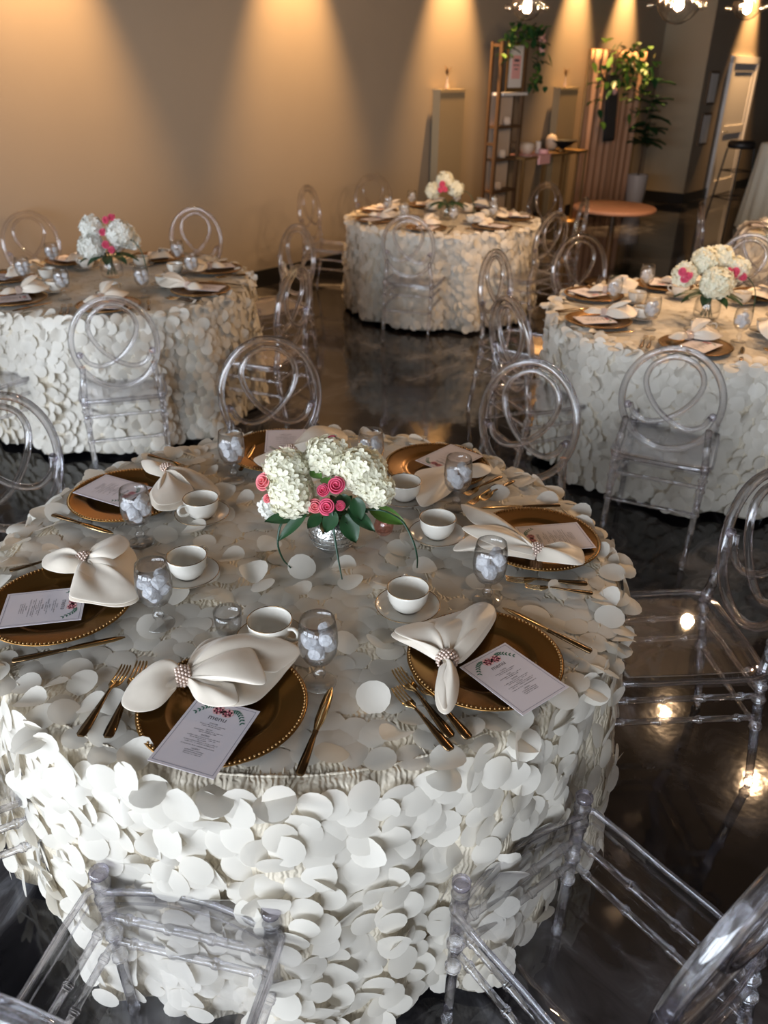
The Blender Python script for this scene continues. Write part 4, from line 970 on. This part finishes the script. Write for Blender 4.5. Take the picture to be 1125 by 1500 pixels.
# two pictures beside the door
for k, (a_, z0, z1, w) in enumerate((((1045,1035),1.44,1.90,'upper'), ((1030,1024),.86,1.32,'lower'))):
    b = MB(); b.box(-.17,.17,-.02,.02,z0-z1,0,0); b.box(-.14,.14,-.024,-.0205,z0-z1+.03,-.03,1)
    o = b.build('framed_picture', [M['wood_d'], M['white']], smooth=False); o.location = RW(onw0(1040, 130, JT)[0], JT+.025, z1); o.rotation_euler = (0,0,PHI); tag(o, 'dark framed picture left of the white door, %s one' % w, 'picture', 'pictures by the door')
# tall draped table and black stool at the right edge
q = at(1122, 336, 0)
b = MB(); n = 96
b.grid([[(((.30+.10*(1-z/1.08))*(1+.06*sin(2*pi*j/n*14)*(1-z/1.08)))*cos(2*pi*j/n), ((.30+.10*(1-z/1.08))*(1+.06*sin(2*pi*j/n*14)*(1-z/1.08)))*sin(2*pi*j/n), z) for j in range(n)] for z in (.02,.3,.6,.85,1.06)] + [[(.29*cos(2*pi*j/n), .29*sin(2*pi*j/n), 1.08) for j in range(n)], [(.001*cos(2*pi*j/n), .001*sin(2*pi*j/n), 1.08) for j in range(n)]], True)
o = b.build('cocktail_table', M['greencloth']); o.location = q; tag(o, 'tall cocktail table in a pale pleated cloth at the right edge', 'table')
q2 = at(1092, 330, 0) - D*.0 + Vector((-.25,.1,0))
bs = empty('bar_stool', q2, .4); tag(bs, 'black bar stool with thin metal legs left of the tall cocktail table', 'stool')
b = MB(); b.lathe([(.0001,.98),(.16,.98),(.18,1.0),(.18,1.05),(.15,1.075),(.0001,1.08)], 24); b.build('seat', M['blackm'], bs)
for sx in (-1,1):
    for sy in (-1,1): b = MB(); b.sweep([(sx*.12,sy*.12,.98),(sx*.2,sy*.2,.0)], .012, 8); b.build('leg', M['blackm'], bs)
for z, q_ in ((.35,.172),(.7,.145)):
    b = MB(); b.sweep([(q_,q_,z),(-q_,q_,z),(-q_,-q_,z),(q_,-q_,z)], .008, 6, closed=True); b.build('foot_rail', M['blackm'], bs)

# globe pendants
def pendant(p, label, glow=True, r=.10, power=26):
    g = empty('globe_pendant', p); tag(g, label, 'pendant light', 'clear glass globe pendants')
    b = MB(); b.lathe([(r*.28,r*.96),(r*.6,r*.8),(r*.9,r*.44),(r,0),(r*.9,-r*.44),(r*.6,-r*.8),(r*.25,-r*.97),(.0005,-r)], 28); b.build('glass_globe', M['glass'], g)
    b = MB(); b.ball((0,0,-.005), .026, 12, 8, sz=1.25); b.build('bulb', M['bulb'], g)
    b = MB(); b.sweep([(0,0,.03),(0,0,r*.98),(0,0,r*1.1)], [.018,.020,.012], 12); b.sweep([(0,0,r*1.05),(0,0,HC-p.z-.02)], .004, 6); b.lathe([(.055,HC-p.z-.02),(.055,HC-p.z),(.0001,HC-p.z)], 20); b.build('stem', M['tin'], g)
    for k in range(5):
        a = 2*pi*k/5+.3; b = MB(); b.ball((r*1.25*cos(a), r*1.25*sin(a), -r*.25), .022, 10, 8); b.sweep([(r*.97*cos(a),r*.97*sin(a),-r*.2),(r*1.1*cos(a),r*1.1*sin(a),-r*.25)], .005, 6); b.build('glass_drop', M['glass'], g)
    ld = bpy.data.lights.new('pendant_glow', 'POINT'); ld.energy = power; ld.color = (1,.64,.35); ld.shadow_soft_size = .04
    lo = bpy.data.objects.new('pendant_glow', ld); COL.objects.link(lo); lo.location = p + Vector((0,0,-.045))
pendant(at(773, 4, 2.25), 'clear glass globe pendant at the top, left of three')
pendant(at(996, -2, 2.25), 'clear glass globe pendant at the top, middle of three', r=.13)
pendant(at(1096, 6, 2.3), 'clear glass globe pendant at the top, rightmost of three')
def mirror(px_, py_, z):
    f = at(px_, py_, 0); k = 1 + z/CH; return Vector((f.x*k, f.y*k, z))
pendant(mirror(1100, 1152, 2.35), 'clear glass globe pendant overhead, reflected brightest in the floor', power=48)
pendant(mirror(972, 1052, 2.5), 'clear glass globe pendant overhead, reflected beside the right chair', power=34)
pendant(mirror(1000, 893, 2.5), 'clear glass globe pendant overhead, reflected through the right chair seat', power=34)

# ------------------------------------------------------------------ camera, world, view
cd = bpy.data.cameras.new('camera'); cam = bpy.data.objects.new('camera', cd); COL.objects.link(cam)
cd.sensor_fit = 'VERTICAL'; cd.sensor_height = 36; cd.lens = F_PX/1500*36
cd.clip_start = .02; cd.clip_end = 200
Fd = Vector((0, cos(PITCH), -sin(PITCH))); Ud = Vector((0, sin(PITCH), cos(PITCH))); Rd = Vector((1,0,0))
# picture x = x cosr + u sinr ; picture up = -x sinr + u cosr
Xc = Rd*cos(ROLL) + Ud*sin(ROLL); Yc = -Rd*sin(ROLL) + Ud*cos(ROLL)
cam.matrix_world = Matrix(((Xc.x, Yc.x, -Fd.x, 0), (Xc.y, Yc.y, -Fd.y, 0), (Xc.z, Yc.z, -Fd.z, CH), (0,0,0,1)))
cd.dof.use_dof = True; cd.dof.focus_distance = 1.75; cd.dof.aperture_fstop = 3.8
SC.camera = cam
wd = bpy.data.worlds.new('world'); SC.world = wd; wd.use_nodes = True
wd.node_tree.nodes['Background'].inputs[0].default_value = (.75,.85,1,1); wd.node_tree.nodes['Background'].inputs[1].default_value = .6
SC.view_settings.view_transform = 'Standard'; SC.view_settings.look = 'None'; SC.view_settings.gamma = 1
SC.view_settings.use_curve_mapping = False; SC.view_settings.exposure = 0.66
cy_ = SC.cycles
cy_.max_bounces = 10; cy_.diffuse_bounces = 3; cy_.glossy_bounces = 4; cy_.transmission_bounces = 8; cy_.transparent_max_bounces = 24
cy_.caustics_reflective = False; cy_.caustics_refractive = False; cy_.sample_clamp_indirect = 4; cy_.sample_clamp_direct = 0
cy_.use_denoising = True
try: cy_.denoiser = 'OPENIMAGEDENOISE'
except Exception: pass
cy_.use_adaptive_sampling = True; cy_.adaptive_threshold = .015
SC.render.use_persistent_data = False
